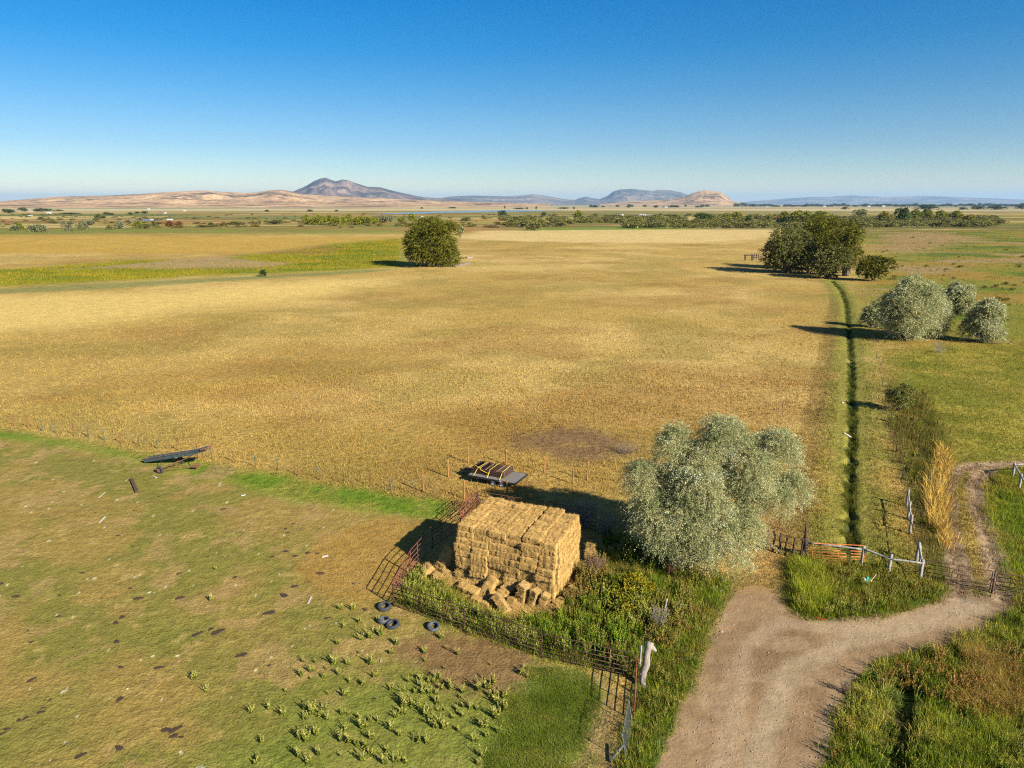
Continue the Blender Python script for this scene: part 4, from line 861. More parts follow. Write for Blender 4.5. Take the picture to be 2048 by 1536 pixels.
cp = [(u/3.413, 1100+v/3.413, s) for u, v, s in z1]+[(u/3.413, 820+v/3.413, s) for u, v, s in [(915, 688, .8), (805, 858, .9), (903, 930, .6), (1525, 676, 1.2), (1083, 593, .7), (1950, 812, 1), (1965, 840, .8), (1950, 967, 1.1), (2005, 775, .9), (45, 240, .9)]]+[(500+u/3.413, 1100+v/3.413, s) for u, v, s in [(395, 20, 1.2), (460, 25, 1), (480, 160, 1.6), (305, 250, 1.2), (530, 467, 1), (150, 45, .7), (310, 42, 1.1), (785, 410, 1), (710, 230, .8), (410, 215, .7), (720, 378, .6), (130, 790, .7), (850, 1020, .6)]]
pat_sp = {(26, 0): 0}
for i, (u, v, s) in enumerate(cp):
    p = GZ(u, v); o = link('cow_pat', PT[i % 5], None, None, (p.x, p.y, p.z+.015)); q = s*.15; o.scale = (q*1.15, q*.95, min(q, .25)*.9); o.rotation_euler[2] = random.uniform(-.4, .9)
    reg = 'on the straw litter left of the red panels' if u > 590 and v < 1240 else ('in the upper pasture below the wire fence' if v < 1110 else ('in the lower left corner of the pasture' if v > 1380 else 'in the middle of the short grazed pasture'))
    tag(o, f'dark dried cow pat {reg}', 'cow pat', f'cow pats {reg}')

# ---------------------------------------------------------------- feeder and posts by the far willow
p = GZ(1497, 521); t = thing('feed_rack', 'small dark feed rack on legs left of the big far willow', 'feed rack', p)
m = MB(); m.box((0, 0, 2.2), (3.6, 1.6, .35)); m.build('tray', DARKWOOD, t)
for x in (-1.5, 1.5):
    for y in (-.6, .6): m = MB(); m.box((x, y, 1.0), (.25, .25, 2.05)); m.build('leg', DARKWOOD, t)
p = GZ(1510, 519); m = MB()
for x in (-1.5, -.5, .5, 1.5): m.box((x, 0, 1.3), (.3, .3, 2.6))
m.box((0, 0, 1.8), (3.2, .15, .3)); m.box((0, 0, 1.0), (3.2, .15, .3)); o = m.build('loading_chute', DARKWOOD, loc=p); tag(o, 'short run of dark pen rails between the feed rack and the far willow', 'pen rails')

# ---------------------------------------------------------------- far buildings
ROOFW = surf('pale_metal_roof', (.36, .38, .41), (.48, .50, .53), 1, .5); ROOFG = surf('grey_roof', (.16, .16, .17), (.25, .25, .26), 1); ROOFR = surf('red_roof', (.22, .06, .045), (.30, .09, .07), 1); WALLW = surf('white_wall', (.40, .40, .39), (.5, .5, .48), 1); WALLT = surf('tan_wall', (.36, .30, .24), (.44, .38, .3), 1); WALLR = surf('dark_red_wall', (.12, .03, .025), (.16, .05, .04), 1); WALLB = surf('brown_wall', (.05, .03, .02), (.09, .06, .045), 1)
def house(name, label, cat, u, v, pw, ph, roof, wall, ratio=.6, g=None, rz=None):
    x, y = G(u, v); w = wide((u, v), pw)*.9; h = wide((u, v), ph)*.85; dpt = w*ratio if w < 60 else w*.35
    t = thing(name, label, cat, (x, y, -.2), rz if rz is not None else random.uniform(-.25, .25), g); wh = h*.62
    m = MB(); m.add([(-w/2, -dpt/2, 0), (w/2, -dpt/2, 0), (w/2, dpt/2, 0), (-w/2, dpt/2, 0), (-w/2, -dpt/2, wh), (w/2, -dpt/2, wh), (w/2, dpt/2, wh), (-w/2, dpt/2, wh), (-w/2, 0, h*.97), (w/2, 0, h*.97)],
        [(0, 1, 5, 4), (1, 2, 6, 9, 5), (2, 3, 7, 6), (3, 0, 4, 8, 7)]); m.build('wall', wall, t)
    m = MB(); e = .04*w; tk = .05*h
    for sg in (-1, 1):
        a = [(-w/2-e, sg*(dpt/2*1.08), wh*.97), (w/2+e, sg*(dpt/2*1.08), wh*.97), (w/2+e, 0, h), (-w/2-e, 0, h)]; b = [(q[0], q[1], q[2]+tk) for q in a]
        m.add(a+b, [(0, 1, 2, 3), (7, 6, 5, 4), (0, 4, 5, 1), (1, 5, 6, 2), (2, 6, 7, 3), (3, 7, 4, 0)])
    m.build('roof', roof, t)
    m = MB(); dw_ = w*.12; m.box((w*.1, -dpt/2-.05, wh*.35), (dw_, .1, wh*.7)); m.build('door', WALLB, t)
    for xx in (-.3, -.1, .32): m = MB(); m.box((w*xx, -dpt/2-.05, wh*.55), (w*.09, .1, wh*.35)); m.build('window', WALLB, t)
    return t
r1 = lambda u, v: (u/2.926, 320+v/2.926); r2 = lambda u, v: (700+u/2.926, 320+v/2.926); r3 = lambda u, v: (1348+u/2.926, 320+v/2.926)
GH = 'distant farm buildings'
bl = [('long_shed', 'long pale shed on the plain left of the yellow-green tree row', 'shed', *r1(995, 352), 11, 3.2, ROOFW, WALLW), ('house', 'white house among dark trees at the foot of the left hills', 'house', *r1(287, 313), 8, 3.6, ROOFW, WALLW),
 ('house', 'small white house below the tan field on the left hills', 'house', *r1(870, 291), 5, 3, ROOFW, WALLW), ('house', 'white house right of the tan field under the gullied slope', 'house', *r1(1078, 300), 5, 3, ROOFW, WALLW), ('barn', 'red roofed barn row left of the white house under the gullied slope', 'barn', *r1(950, 312), 16, 3, ROOFR, WALLW),
 ('house', 'tan house at the far left foot of the hills', 'house', *r1(180, 302), 7, 3, ROOFG, WALLT), ('long_shed', 'pale low shed on the plain at the far left', 'shed', *r1(178, 328), 8, 2, ROOFW, WALLW), ('barn', 'dark red barn at the left edge of the plain', 'barn', *r1(46, 364), 8, 2.6, ROOFR, WALLR),
 ('trailer_home', 'small white trailer home left of the long pale shed', 'trailer home', *r1(890, 352), 6, 2.4, ROOFW, WALLW), ('long_shed', 'white shed between the tree row and the round willow', 'shed', *r2(422, 337), 5, 3.4, ROOFW, WALLW), ('barn', 'pale blue roofed barn above the scrub belt', 'barn', *r2(1578, 327), 16, 4, ROOFW, WALLW), ('long_shed', 'long low greenish shed right of the pale blue barn', 'shed', *r2(1700, 327), 22, 3.6, ROOFW, WALLT), ('house', 'small tan roofed house right of the long low shed', 'house', *r2(1752, 327), 10, 3.4, ROOFG, WALLT),
 ('cattle_shed', 'dark brown open shed behind the yellow-green trees right of centre', 'shed', *r3(535, 340), 18, 4, ROOFG, WALLB), ('cattle_shed', 'second dark shed beside the dark brown open shed', 'shed', *r3(595, 340), 12, 4, ROOFR, WALLB),
 ('house', 'white house on the skyline right of the butte', 'house', *r3(545, 276), 6, 2.6, ROOFG, WALLW), ('house', 'white house on the skyline above the grey-green round tree', 'house', *r3(880, 275), 6, 2.6, ROOFW, WALLW), ('house', 'pair-roofed white house on the skyline left of the tall dark tree', 'house', *r3(1140, 275), 6, 2.8, ROOFW, WALLW), ('house', 'white house on the skyline behind the tall dark tree', 'house', *r3(1225, 274), 6, 2.8, ROOFW, WALLW), ('house', 'white house on the skyline at the far right', 'house', *r3(1920, 274), 6, 2.6, ROOFG, WALLW), ('house', 'white farmhouse in trees below the far blue mountain', 'house', *r2(1850, 280), 7, 3, ROOFW, WALLW)]
for b_ in bl: house(*b_, g=GH)
# ---------------------------------------------------------------- foliage
def unit(a): return a/(np.linalg.norm(a, axis=1, keepdims=True)+1e-9)
def leaves(P, D, ln_, wd, cols, r):
    """one rhombus leaf per point, along D"""
    n = len(P); D = unit(D); s = unit(np.cross(D, r.normal(0, 1, (n, 3)))); l = ln_[:, None]; w = wd[:, None]
    V = np.stack([P, P+D*l*.45+s*w, P+D*l, P+D*l*.45-s*w], 1).reshape(-1, 3)
    b = np.arange(n)*4; T = np.concatenate([np.stack([b, b+1, b+2], 1), np.stack([b, b+2, b+3], 1)])
    return V, T, np.repeat(cols, 4, 0)
def crown_geo(lobes, ntw, per, tl, ll, lw, droop, pal, seed, zmin=.25, spread=.55, inner=.6, up=.25, jit=.7, lum=.22, sub=0):
    r = np.random.default_rng(seed); lobes = np.array(lobes, float)
    if lobes.shape[1] == 4: lobes = np.column_stack([lobes, lobes[:, 3], lobes[:, 3]])
    if sub:
        new = []
        for l in lobes:
            new.append(np.concatenate([l[:3], l[3:]*.96]))
            for _ in range(sub):
                d = r.normal(0, 1, 3); d[2] = d[2]*.8+.35; d /= np.linalg.norm(d); q = r.uniform(.26, .46); new.append(np.concatenate([l[:3]+d*l[3:]*r.uniform(.6, .95), l[3:]*q*[1, 1, 1.25]]))
        lobes = np.array(new)
    a = lobes[:, 3]*lobes[:, 4]+lobes[:, 4]*lobes[:, 5]; k = r.choice(len(lobes), ntw, p=a/a.sum())
    n = unit(r.normal(0, 1, (ntw, 3))); n[:, 2] = np.where(n[:, 2] < -.55, -n[:, 2], n[:, 2])
    rad = inner+(1-inner)*r.random(ntw)**.6
    rad = rad*(1+.5*(fbm(n[:, 0]*2.2+k*7.1, n[:, 1]*2.2+n[:, 2]*2.7, seed, 3)-.5))
    P = lobes[k, :3]+n*rad[:, None]*lobes[k, 3:6]
    D = unit(n+np.array([0, 0, up])+r.normal(0, spread, (ntw, 3)))
    s = (r.random((ntw, per))+np.arange(per))/per; L_ = tl*np.where(r.random(ntw) < .12, r.uniform(1.2, 1.7, ntw), r.uniform(.5, 1.1, ntw))
    pos = P[:, None]+D[:, None]*(s*L_[:, None])[..., None]; pos[..., 2] -= droop*(s**2)*L_[:, None]
    tan_ = D[:, None]+np.zeros_like(pos); tan_ = tan_.copy(); tan_[..., 2] -= 2*droop*s
    pos = pos.reshape(-1, 3)+r.normal(0, tl*.05, (ntw*per, 3)); tan_ = unit(tan_.reshape(-1, 3))+r.normal(0, jit*.6, (ntw*per, 3))
    pal = np.array(pal); f = np.clip(fbm(P[:, 0]*1.1+seed, P[:, 1]*1.1+P[:, 2]*1.3, seed+5, 3)*1.6-.3+r.normal(0, .15, ntw), 0, .999)*(len(pal)-1)
    i0 = np.floor(f).astype(int); c = pal[i0]*(1-(f-i0))[:, None]+pal[np.minimum(i0+1, len(pal)-1)]*(f-i0)[:, None]
    c = c*(1+r.normal(0, .14, (ntw, 1))).clip(.6, 1.5)
    c = np.repeat(c, per, 0)*(1+r.normal(0, lum, (ntw*per, 1))).clip(.35, 1.8)
    ok = pos[:, 2] > zmin; pos, tan_, c = pos[ok], tan_[ok], c[ok]; m = len(pos)
    q = r.uniform(.65, 1.3, m)
    return leaves(pos, tan_, ll*q, lw*q, c, r)
def dome(w, d, h, n, seed, z0=.1, rr=(.22, .34)):
    r = np.random.default_rng(seed); out = []
    for i in range(n):
        a = 2*pi*(i/n)*2.4+r.uniform(-.4, .4); t = r.random()**.6; hz = z0+(.86-z0)*((i+.5)/n); s = np.sqrt(max(.05, 1-((hz-.38)/.62)**2)) if hz > .38 else .92
        q = r.uniform(*rr); out.append((cos(a)*w/2*s*t*.8, sin(a)*d/2*s*t*.8, hz*h, q*w*.8, q*d*.8, q*h*.75))
    return out
def limbs(mb, lobes, base_r, seed, z0=.5, stems=4, tops=None):
    r = np.random.default_rng(seed); L0 = np.array(lobes)[:, :3]
    st = [Vector((r.normal(0, base_r*1.6), r.normal(0, base_r*1.6), 0)) for _ in range(stems)]
    for i, l in enumerate(L0):
        b = st[i % stems]; e = Vector(l); mid = b.lerp(e, .45)+Vector((r.normal(0, .12*e.length), r.normal(0, .12*e.length), .06*e.length)) * .6
        P = []
        for k in range(9):
            t = k/8; q = b*(1-t)**2+mid*2*t*(1-t)+e*t*t; P.append(q+Vector((r.normal(0, .02), r.normal(0, .02), 0))*e.length*.4*min(1, t*4))
        P[0].z = -.3
        mb.tube(P, [base_r*(1-.88*(k/8)**.7) for k in range(9)], 7)
BARK = surf('grey_brown_bark', (.07, .055, .04), (.17, .14, .105), 5, .95, stretch=(3, 3, .6), bump=.7)
C3 = lambda *c: lin(c, .72)
P_OLIVE = [c*1.28*np.array([.98, 1.05, 1.08]) for c in (C3(124, 128, 80), C3(164, 162, 108), C3(182, 178, 128), C3(176, 160, 102), C3(190, 194, 156))]
P_MIX = [C3(84, 90, 34), C3(118, 120, 62), C3(140, 138, 82), C3(96, 98, 36)]
P_WILLOW = [c*1.2 for c in (C3(74, 80, 24), C3(104, 104, 36), C3(128, 124, 50), C3(88, 92, 30))]
P_SHRUB = [c*1.9 for c in (C3(92, 92, 48), C3(112, 112, 62), C3(102, 98, 46), C3(124, 116, 72))]
P_YG = [c*1.3 for c in (C3(120, 128, 34), C3(150, 146, 44), C3(104, 118, 36), C3(164, 146, 50))]
P_DARKG = [c*1.7 for c in (C3(62, 74, 36), C3(82, 92, 44), C3(70, 80, 38))]
def tree(name, label, cat, loc, lobes, geo, seed, trunk_r, stems, group=None, mat=TREE, col=(1, 1, 1)):
    t = thing(name, label, cat, loc, 0, group)
    V, T, C = crown_geo(lobes, seed=seed, **geo)
    o = link('crown', tri_mesh('crown', V, T, C), mat, t); o.color = (*col, 1)
    m = MB(); limbs(m, lobes, trunk_r, seed, stems=stems); m.build('trunk', BARK, t, True)
    return t
LOB = [(2.5, .2, 8.6, 1.55), (-.5, .5, 7.7, 1.4), (5.9, .2, 7.7, 1.55), (-2.4, .4, 5.8, 1.25), (-1.8, -.2, 4.1, 1.6), (7.2, 0, 5.2, 1.05), (.9, -.7, 6.0, 1.85), (3.9, -.6, 6.4, 1.8), (5.5, -.3, 4.6, 1.35),
       (1.6, -1.3, 3.6, 1.8), (3.7, -1.2, 2.9, 1.4), (-1.0, -1.0, 2.4, 1.35), (2.8, -1.7, 1.8, 1.3), (.8, -1.6, 1.8, 1.2), (1.0, .3, 7.0, 1.5), (4.3, .4, 7.2, 1.5), (-1.6, -.6, 3.2, 1.4), (0, -1.2, 3.9, 1.5), (2.5, 2.0, 6.0, 1.9), (4.8, 1.8, 5.0, 1.6), (-.3, 1.9, 4.6, 1.6), (1.8, .8, 2.6, 1.9)]
LOB = [(2.35+(a-2.3)*1.0, b, c*1.0, d*.80, d*.80, d*1.0) for a, b, c, d in LOB]
OB = GZ(1352, 1132)
tree('silver_tree', 'large silver-leaved tree with drooping foliage right of the straw stack', 'tree', OB, LOB, dict(ntw=27000, per=24, tl=.85, ll=.095, lw=.0145, droop=.65, pal=P_OLIVE, zmin=.35, inner=.55, spread=.4, up=.6, lum=.1, sub=6), 11, .17, 7, mat=OLIVE)
# mid distance trees
def big(name, label, cat, u, v, pw, vtop, pal, seed, ntw, per, ll, lw, droop, n=16, stems=5, tl=None, group=None, mat=TREE, depth=.9, z0=.12, rr=(.22, .34), lean=0):
    p = GZ(u, v); w = wide((u, v), pw)*.80; h = tall((u, v), vtop)*.93; lob = dome(w, w*depth, h, n, seed, z0, rr)
    return tree(name, label, cat, p, lob, dict(ntw=ntw, per=per, tl=tl or h*(.16 if mat is OLIVE else .11), ll=ll, lw=lw, droop=droop, pal=pal, zmin=h*.02, up=.7 if mat is OLIVE else .3, sub=5), seed, h*.022, stems, group, mat)
big('willow', 'big round dense willow alone at the left edge of the gold field', 'tree', 860, 533, 134, 438, P_WILLOW, 21, 9000, 20, .40, .10, .35, 26, 6, rr=(.26, .38), z0=.16)
GWIL = 'willows at the far end of the ditch'
def at(u, v, w, h, seed, n, dx=0): p = GZ(u, v); return p
big('willow', 'spreading willow of the far group, leftmost and lowest with a black shadow', 'tree', 1575, 546, 122, 456, P_MIX, 22, 4000, 20, .40, .09, .45, 16, group=GWIL, rr=(.26, .38))
big('willow', 'tallest grey-green willow in the middle of the far group', 'tree', 1632, 540, 112, 428, P_WILLOW, 23, 4200, 20, .40, .09, .45, 18, group=GWIL, rr=(.24, .36))
big('willow', 'dark willow with bare forked trunk at the right of the far group', 'tree', 1690, 552, 92, 444, P_WILLOW, 24, 1900, 20, .40, .09, .45, 12, group=GWIL, z0=.3)
big('willow', 'low front willow with dead limbs beside the ditch head', 'tree', 1655, 556, 90, 490, P_MIX, 25, 2000, 20, .36, .09, .4, 12, group=GWIL, rr=(.28, .4))
big('willow_bush', 'low feathery bush right of the far willows', 'bush', 1745, 562, 76, 516, [c*1.05 for c in P_WILLOW], 26, 1900, 18, .34, .08, .3, 9, group=None, rr=(.3, .44), z0=.25)
GOL = 'silver trees in the meadow'
TLS = 1
big('silver_tree', 'largest silver tree of the meadow group, beside the ditch shadow', 'tree', 1808, 680, 120, 558, P_OLIVE, 31, 7800, 18, .2, .042, .55, 18, group=GOL, mat=OLIVE, rr=(.24, .36))
big('silver_tree', 'smaller silver tree pressed against the right of the largest one', 'tree', 1858, 676, 66, 592, P_OLIVE, 32, 3450, 18, .2, .042, .55, 10, group=GOL, mat=OLIVE, rr=(.26, .4))
big('silver_tree', 'low silver shoot at the left foot of the largest meadow tree', 'tree', 1741, 655, 44, 604, P_OLIVE, 33, 1350, 18, .2, .042, .5, 6, group=GOL, mat=OLIVE, rr=(.3, .45))
big('silver_tree', 'farthest silver tree of the meadow group, behind the others', 'tree', 1912, 629, 66, 563, P_OLIVE, 34, 3000, 18, .22, .048, .55, 10, group=GOL, mat=OLIVE, rr=(.26, .4))
big('silver_tree', 'round silver tree at the right of the meadow group', 'tree', 1966, 684, 84, 600, P_OLIVE, 35, 4200, 18, .2, .042, .6, 12, group=GOL, mat=OLIVE, rr=(.26, .4))
big('leaning_bush', 'olive green bush on a thin dark stem casting a long shadow over the ditch', 'bush', 1796, 822, 66, 772, [c*1.4 for c in P_MIX], 36, 900, 16, .11, .028, .3, 7, rr=(.24, .36), z0=.35)
big('round_bush', 'single dark green bush at the lower edge of the green marsh band', 'bush', 527, 553, 15, 541, P_DARKG, 37, 300, 8, .4, .13, .2, 5, rr=(.34, .46), z0=.3)
big('silver_bush', 'pale silver bush peeping out right of the round willow', 'bush', 921, 470, 14, 454, P_OLIVE, 38, 240, 8, .8, .25, .3, 5, mat=OLIVE, rr=(.34, .46), z0=.3)
# far shrubs and trees: a few shapes, copied
VAR = {}
def variants(key, pal, n, ntw, per, ll, lw, mat=TREE, droop=.3, z0=.2, trunk=True):
    VAR[key] = []
    for i in range(n):
        lob = dome(1, .9, 1, 8, 50+i*7+len(key), z0, (.28, .42)); V, T, C = crown_geo(lob, ntw, per, .14, ll, lw, droop, pal, 60+i, zmin=.02)
        me = tri_mesh('crown', V, T, C); me.materials.append(mat); tm = None
        if trunk: m = MB(); limbs(m, lob[:5], .035, i, stems=2); tm = m.mesh('trunk', True); tm.materials.append(BARK)
        VAR[key].append((me, tm))
variants('silver', [c*.66 for c in P_OLIVE], 3, 300, 7, .10, .034, OLIVE); variants('shrub', P_SHRUB, 4, 280, 7, .10, .036); variants('yg', P_YG, 4, 340, 7, .09, .034, z0=.15); variants('dark', P_DARKG, 3, 260, 7, .10, .04)
variants('rust', [C3(150, 92, 44), C3(130, 98, 60)], 1, 240, 7, .1, .035); variants('low', P_SHRUB, 2, 160, 6, .12, .045, trunk=False)
cnt = {}
def far(kind, name, label, u, v, pw, ph, group=None, col=(1, 1, 1)):
    p = GZ(u, v); w = wide((u, v), pw); h = wide((u, v), ph); i = cnt.get(kind, 0); cnt[kind] = i+1; cm, tm = VAR[kind][i % len(VAR[kind])]
    t = thing(name, label, 'bush' if 'bush' in name else 'tree', p, random.uniform(-3, 3), group); t.scale = (w, w, h)
    o = link('crown', cm, None, t); o.color = (*col, 1)
    if tm: link('trunk', tm, None, t)
    return t
GS = 'silver bushes on the left plain'
for i, (x, y, w, h, s) in enumerate([(88, 412, 60, 26, 'leftmost, beside a green one'), (190, 412, 56, 28, 'in the middle of the left trio'), (205, 420, 60, 34, 'front of the left trio'), (247, 422, 56, 40, 'right end of the left trio'), (375, 384, 38, 24, 'back left above the middle pair'), (410, 382, 40, 22, 'back right above the middle pair'), (403, 416, 56, 34, 'round, below the back pair'), (482, 410, 62, 42, 'largest of the middle'), (530, 380, 66, 28, 'wide, behind the largest'), (700, 402, 56, 40, 'rightmost in front, greener'), (752, 376, 44, 26, 'rightmost at the back')]):
    far('silver', 'silver_bush', f'far silver bush on the left plain, {s}', *r1(x, y), w/2.926, h/2.926, GS)
GB_ = 'mixed bushes on the left plain'
for i, (k, x, y, w, h, s) in enumerate([('yg', 115, 410, 50, 34, 'yellow-green bush behind the leftmost silver one'), ('shrub', 645, 408, 40, 26, 'dark low bush right of the wide silver one'), ('yg', 800, 398, 60, 34, 'yellowish bush, widest of the row right of the silver ones'), ('shrub', 850, 400, 70, 24, 'low olive bush, middle of the row right of the silver ones'), ('dark', 902, 391, 24, 28, 'small dark pointed bush in the row'), ('rust', 990, 392, 48, 32, 'orange-brown bush in the row'), ('rust', 1050, 393, 44, 30, 'pinkish brown bush at the right of the row'), ('dark', 1237, 384, 34, 16, 'small dark bush alone between the row and the trees'), ('shrub', 1380, 378, 100, 16, 'flat olive thicket left of the trees'), ('shrub', 1520, 376, 26, 22, 'small grey bush left of the trees'), ('dark', 1605, 376, 80, 18, 'low dark bush just left of the yellow-green trees'), ('dark', 240, 350, 34, 14, 'far dark bush near the pale shed'), ('dark', 572, 344, 34, 24, 'dark tree of the far pair, left one'), ('dark', 606, 344, 26, 16, 'dark tree of the far pair, right lower one')]):
    far(k, 'far_bush' if 'bush' in s or 'thicket' in s else 'far_tree', s+' on the left plain' if len(s.split()) < 13 else s, *r1(x, y), w/2.926, h/2.926, GB_)
GT = 'yellow-green trees on the left'
for i, x in enumerate([1800, 1835, 1868, 1900, 1935, 1970, 2005, 2040, 2080, 2120, 2160, 2195]):
    far('yg', 'leafy_tree', f'yellow-green tree in the far row left of the round willow, {["first","second","third","fourth","fifth","sixth","seventh","eighth","ninth","tenth","eleventh","twelfth"][i]} from left', *r1(x, 378+random.uniform(-2, 2)), random.uniform(42, 62)/2.926, random.uniform(34, 56)/2.926, GT)
for k, x, y, w, h, n, s in [('silver', 200, 362, 60, 34, 'silver_bush', 'silver bush right of the far yellow-green row'), ('silver', 236, 362, 44, 34, 'silver_bush', 'second silver bush right of the far yellow-green row'), ('yg', 300, 372, 44, 34, 'leafy_tree', 'dark golden tree behind the round willow, lower left'), ('yg', 360, 354, 44, 36, 'leafy_tree', 'golden tree peeping over the left of the round willow'), ('dark', 893, 330, 54, 30, 'far_tree', 'dark round tree on the plain right of the round willow'), ('dark', 1132, 330, 30, 22, 'far_tree', 'small dark tree at the back edge of the scrub belt'), ('yg', 1340, 346, 50, 42, 'leafy_tree', 'green tree standing out of the scrub belt, centre'), ('dark', 1895, 350, 34, 28, 'far_tree', 'dark tree in the scrub belt right of the long shed'), ('dark', 2036, 344, 40, 30, 'far_tree', 'dark tree in the scrub belt further right'),
    ('shrub', 680, 358, 60, 22, 'far_bush', 'olive bush right behind the round willow'), ('shrub', 782, 342, 24, 18, 'far_bush', 'small grey bush in front of the far water'), ('shrub', 1070, 412, 90, 40, 'far_bush', 'green rounded bush beside the small blue pond')]:
    far(k, n, s, *r2(x, y), w/2.926, h/2.926)
for k, x, y, w, h, s, c in [('dark', 180, 358, 90, 40, 'dark bushy tree at the left of the right belt', (1, 1, 1)), ('yg', 310, 354, 60, 36, 'yellow-green tree, left of the brighter yellow one', (1, 1, 1)), ('yg', 370, 352, 60, 44, 'bright yellow tree left of the dark sheds', (1.1, 1, .8)), ('dark', 435, 378, 36, 46, 'dark green columnar tree before the dark sheds', (1, 1, 1)), ('yg', 556, 352, 40, 30, 'small yellow tree between the dark sheds', (1.1, 1, .8)), ('yg', 640, 372, 80, 58, 'yellow-green tree at the left over the far willows', (1, 1, 1)), ('yg', 705, 374, 70, 66, 'tall yellow-green tree, left half of the pair over the willows', (1, 1, 1)), ('yg', 765, 374, 80, 66, 'tall yellow-green tree, right half of the pair over the willows', (1, 1, 1)), ('yg', 850, 362, 100, 56, 'yellow-green tree right of the tall pair', (1, 1, 1)), ('shrub', 1090, 336, 78, 40, 'grey-green round tree standing on its own', (1, 1, 1)), ('yg', 1232, 362, 70, 50, 'yellow tree right of the grey-green round one', (1.1, .95, .8)), ('dark', 1335, 372, 84, 80, 'tallest dark tree of the right belt', (1, 1.05, 1)), ('yg', 1415, 352, 70, 52, 'yellow-green tree just right of the tallest dark one', (1, 1, 1)), ('yg', 1475, 352, 70, 58, 'yellow-green tree, second right of the tallest dark one', (1, 1, 1)), ('yg', 1560, 354, 76, 52, 'yellow-green tree, third right of the tallest dark one', (1, 1, 1)), ('yg', 1640, 356, 80, 48, 'golden tree right of the yellow-green group', (1.1, .95, .8)), ('yg', 1720, 372, 70, 44, 'low golden tree at the right end of the belt', (1.1, .95, .8)), ('dark', 1480, 292, 110, 26, 'dark wide tree on the plain behind the belt', (1, 1, 1)), ('dark', 1690, 292, 40, 14, 'small dark tree on the plain far right', (1, 1, 1)), ('dark', 1775, 290, 70, 18, 'dark low tree on the plain far right, left of two', (1, 1, 1)), ('dark', 1890, 290, 100, 20, 'dark low tree on the plain far right, right of two', (1, 1, 1)), ('dark', 2030, 288, 50, 24, 'dark tree on the plain at the right edge', (1, 1, 1)), ('shrub', 1000, 290, 40, 14, 'small bush on the plain below the skyline houses', (1, 1, 1))]:
    far(k, 'leafy_tree' if k == 'yg' else ('far_bush' if 'bush on' in s else 'far_tree'), s, *r3(x, y), w/2.926, h/2.926, 'trees of the right hand belt', c)
# trees along the horizon
GHZ = 'trees along the skyline'
for i in range(64):
    u = 1475+i*9.3+random.uniform(-3, 3); far('dark', 'skyline_tree', 'dark blue-green tree in the thin row along the right skyline', u, 413.0+random.uniform(-.3, .9), random.uniform(8, 18), random.uniform(2.5, 6.2), GHZ)
for i in range(22):
    far('dark', 'skyline_tree', 'small dark tree in the sparse row below the far blue mountains', random.uniform(1180, 1440), 413.5+random.uniform(0, 2), random.uniform(5, 12), random.uniform(2.5, 5), 'trees below the far mountains')
for (x, y, w, h) in [(55, 308, 60, 20), (30, 296, 40, 12), (130, 292, 50, 14), (145, 298, 30, 16), (215, 298, 40, 14), (250, 298, 60, 16), (285, 296, 40, 12), (340, 296, 50, 8), (415, 314, 110, 8), (625, 318, 34, 14), (650, 319, 40, 10), (765, 318, 30, 12), (805, 312, 30, 12), (845, 312, 36, 14), (1560, 300, 24, 10), (1815, 300, 30, 12), (1970, 298, 24, 8)]:
    far('dark', 'hillfoot_tree', 'dark tree clump at the foot of the left hills', *r1(x, y+3), w/2.926, h/2.926, 'trees at the foot of the left hills')
for (x, y, w, h) in [(905, 284, 10, 14), (990, 288, 60, 8), (1035, 288, 14, 10), (1090, 288, 12, 14), (1250, 286, 60, 8), (1310, 288, 14, 12), (420, 286, 16, 9), (600, 284, 40, 8)]:
    far('dark', 'plain_tree', 'tiny dark tree on the plain under the low blue range', *r2(x, y), w/2.926, h/2.926, 'tiny trees under the low range')
# scrub belt as one mass
lowv, lowt, lowc = [], [], []; off_ = 0; r = np.random.default_rng(9); base = []
for cm, tm in VAR['low']:
    V = np.empty(len(cm.vertices)*3, np.float32); cm.vertices.foreach_get('co', V); V = V.reshape(-1, 3); Tt = np.empty(len(cm.polygons)*3, np.int32); cm.loops.foreach_get('vertex_index', Tt); Tt = Tt.reshape(-1, 3)
    Cc = np.empty(len(V)*4, np.float32); cm.color_attributes['Col'].data.foreach_get('color', Cc); base.append((V, Tt, Cc.reshape(-1, 4)[:, :3]))
def scrub(P):
    global off_
    for x, y, w, h, c in P:
        V, Tt, Cc = base[r.integers(2)]; a = r.uniform(0, 6.3); M = np.array([[cos(a), -sin(a), 0], [sin(a), cos(a), 0], [0, 0, 1]])
        lowv.append((V@M.T)*np.array([w, w, h])+np.array([x, y, 0])); lowt.append(Tt+off_); lowc.append(Cc*c); off_ += len(V)
P = []
n = 0
while n < 900:
    u = r.uniform(985, 2000); v = 432+22*r.random()
    if u > 1250: v = r.uniform(432, 457)
    if u > 1640: v = r.uniform(437, 455)
    x, y = G(u, v)
    if fbm(np.array([x/110]), np.array([y/45]), 70, 3)[0] < (.47 if u < 1250 else .40): continue
    s = r.uniform(4, 9); P.append((x, y, s*1.5, s*.6, r.uniform(.7, 1.25))); n += 1
n = 0
while n < 380:
    u = r.uniform(-40, 1000); v = r.uniform(428, 456); x, y = G(u, v)
    if fbm(np.array([x/80]), np.array([y/40]), 71, 3)[0] < .52: continue
    s = r.uniform(1.5, 5); P.append((x, y, s*2, s*.45, np.array([1.25, .95, .8])*r.uniform(.7, 1.1) if r.random() < .3 else r.uniform(.7, 1.2))); n += 1
for _ in range(70):
    x, y = G(r.uniform(1740, 2090), r.uniform(470, 650)); s = r.uniform(.4, 1.1); P.append((x, y, s*1.6, s*.8, r.uniform(.8, 1.2)))
scrub(P); tag(link('shrub_thicket', tri_mesh('shrub_thicket', np.vstack(lowv), np.vstack(lowt), np.vstack(lowc)), TREE), 'grey-green scrub thickets across the far plain', 'scrub', kind='stuff')

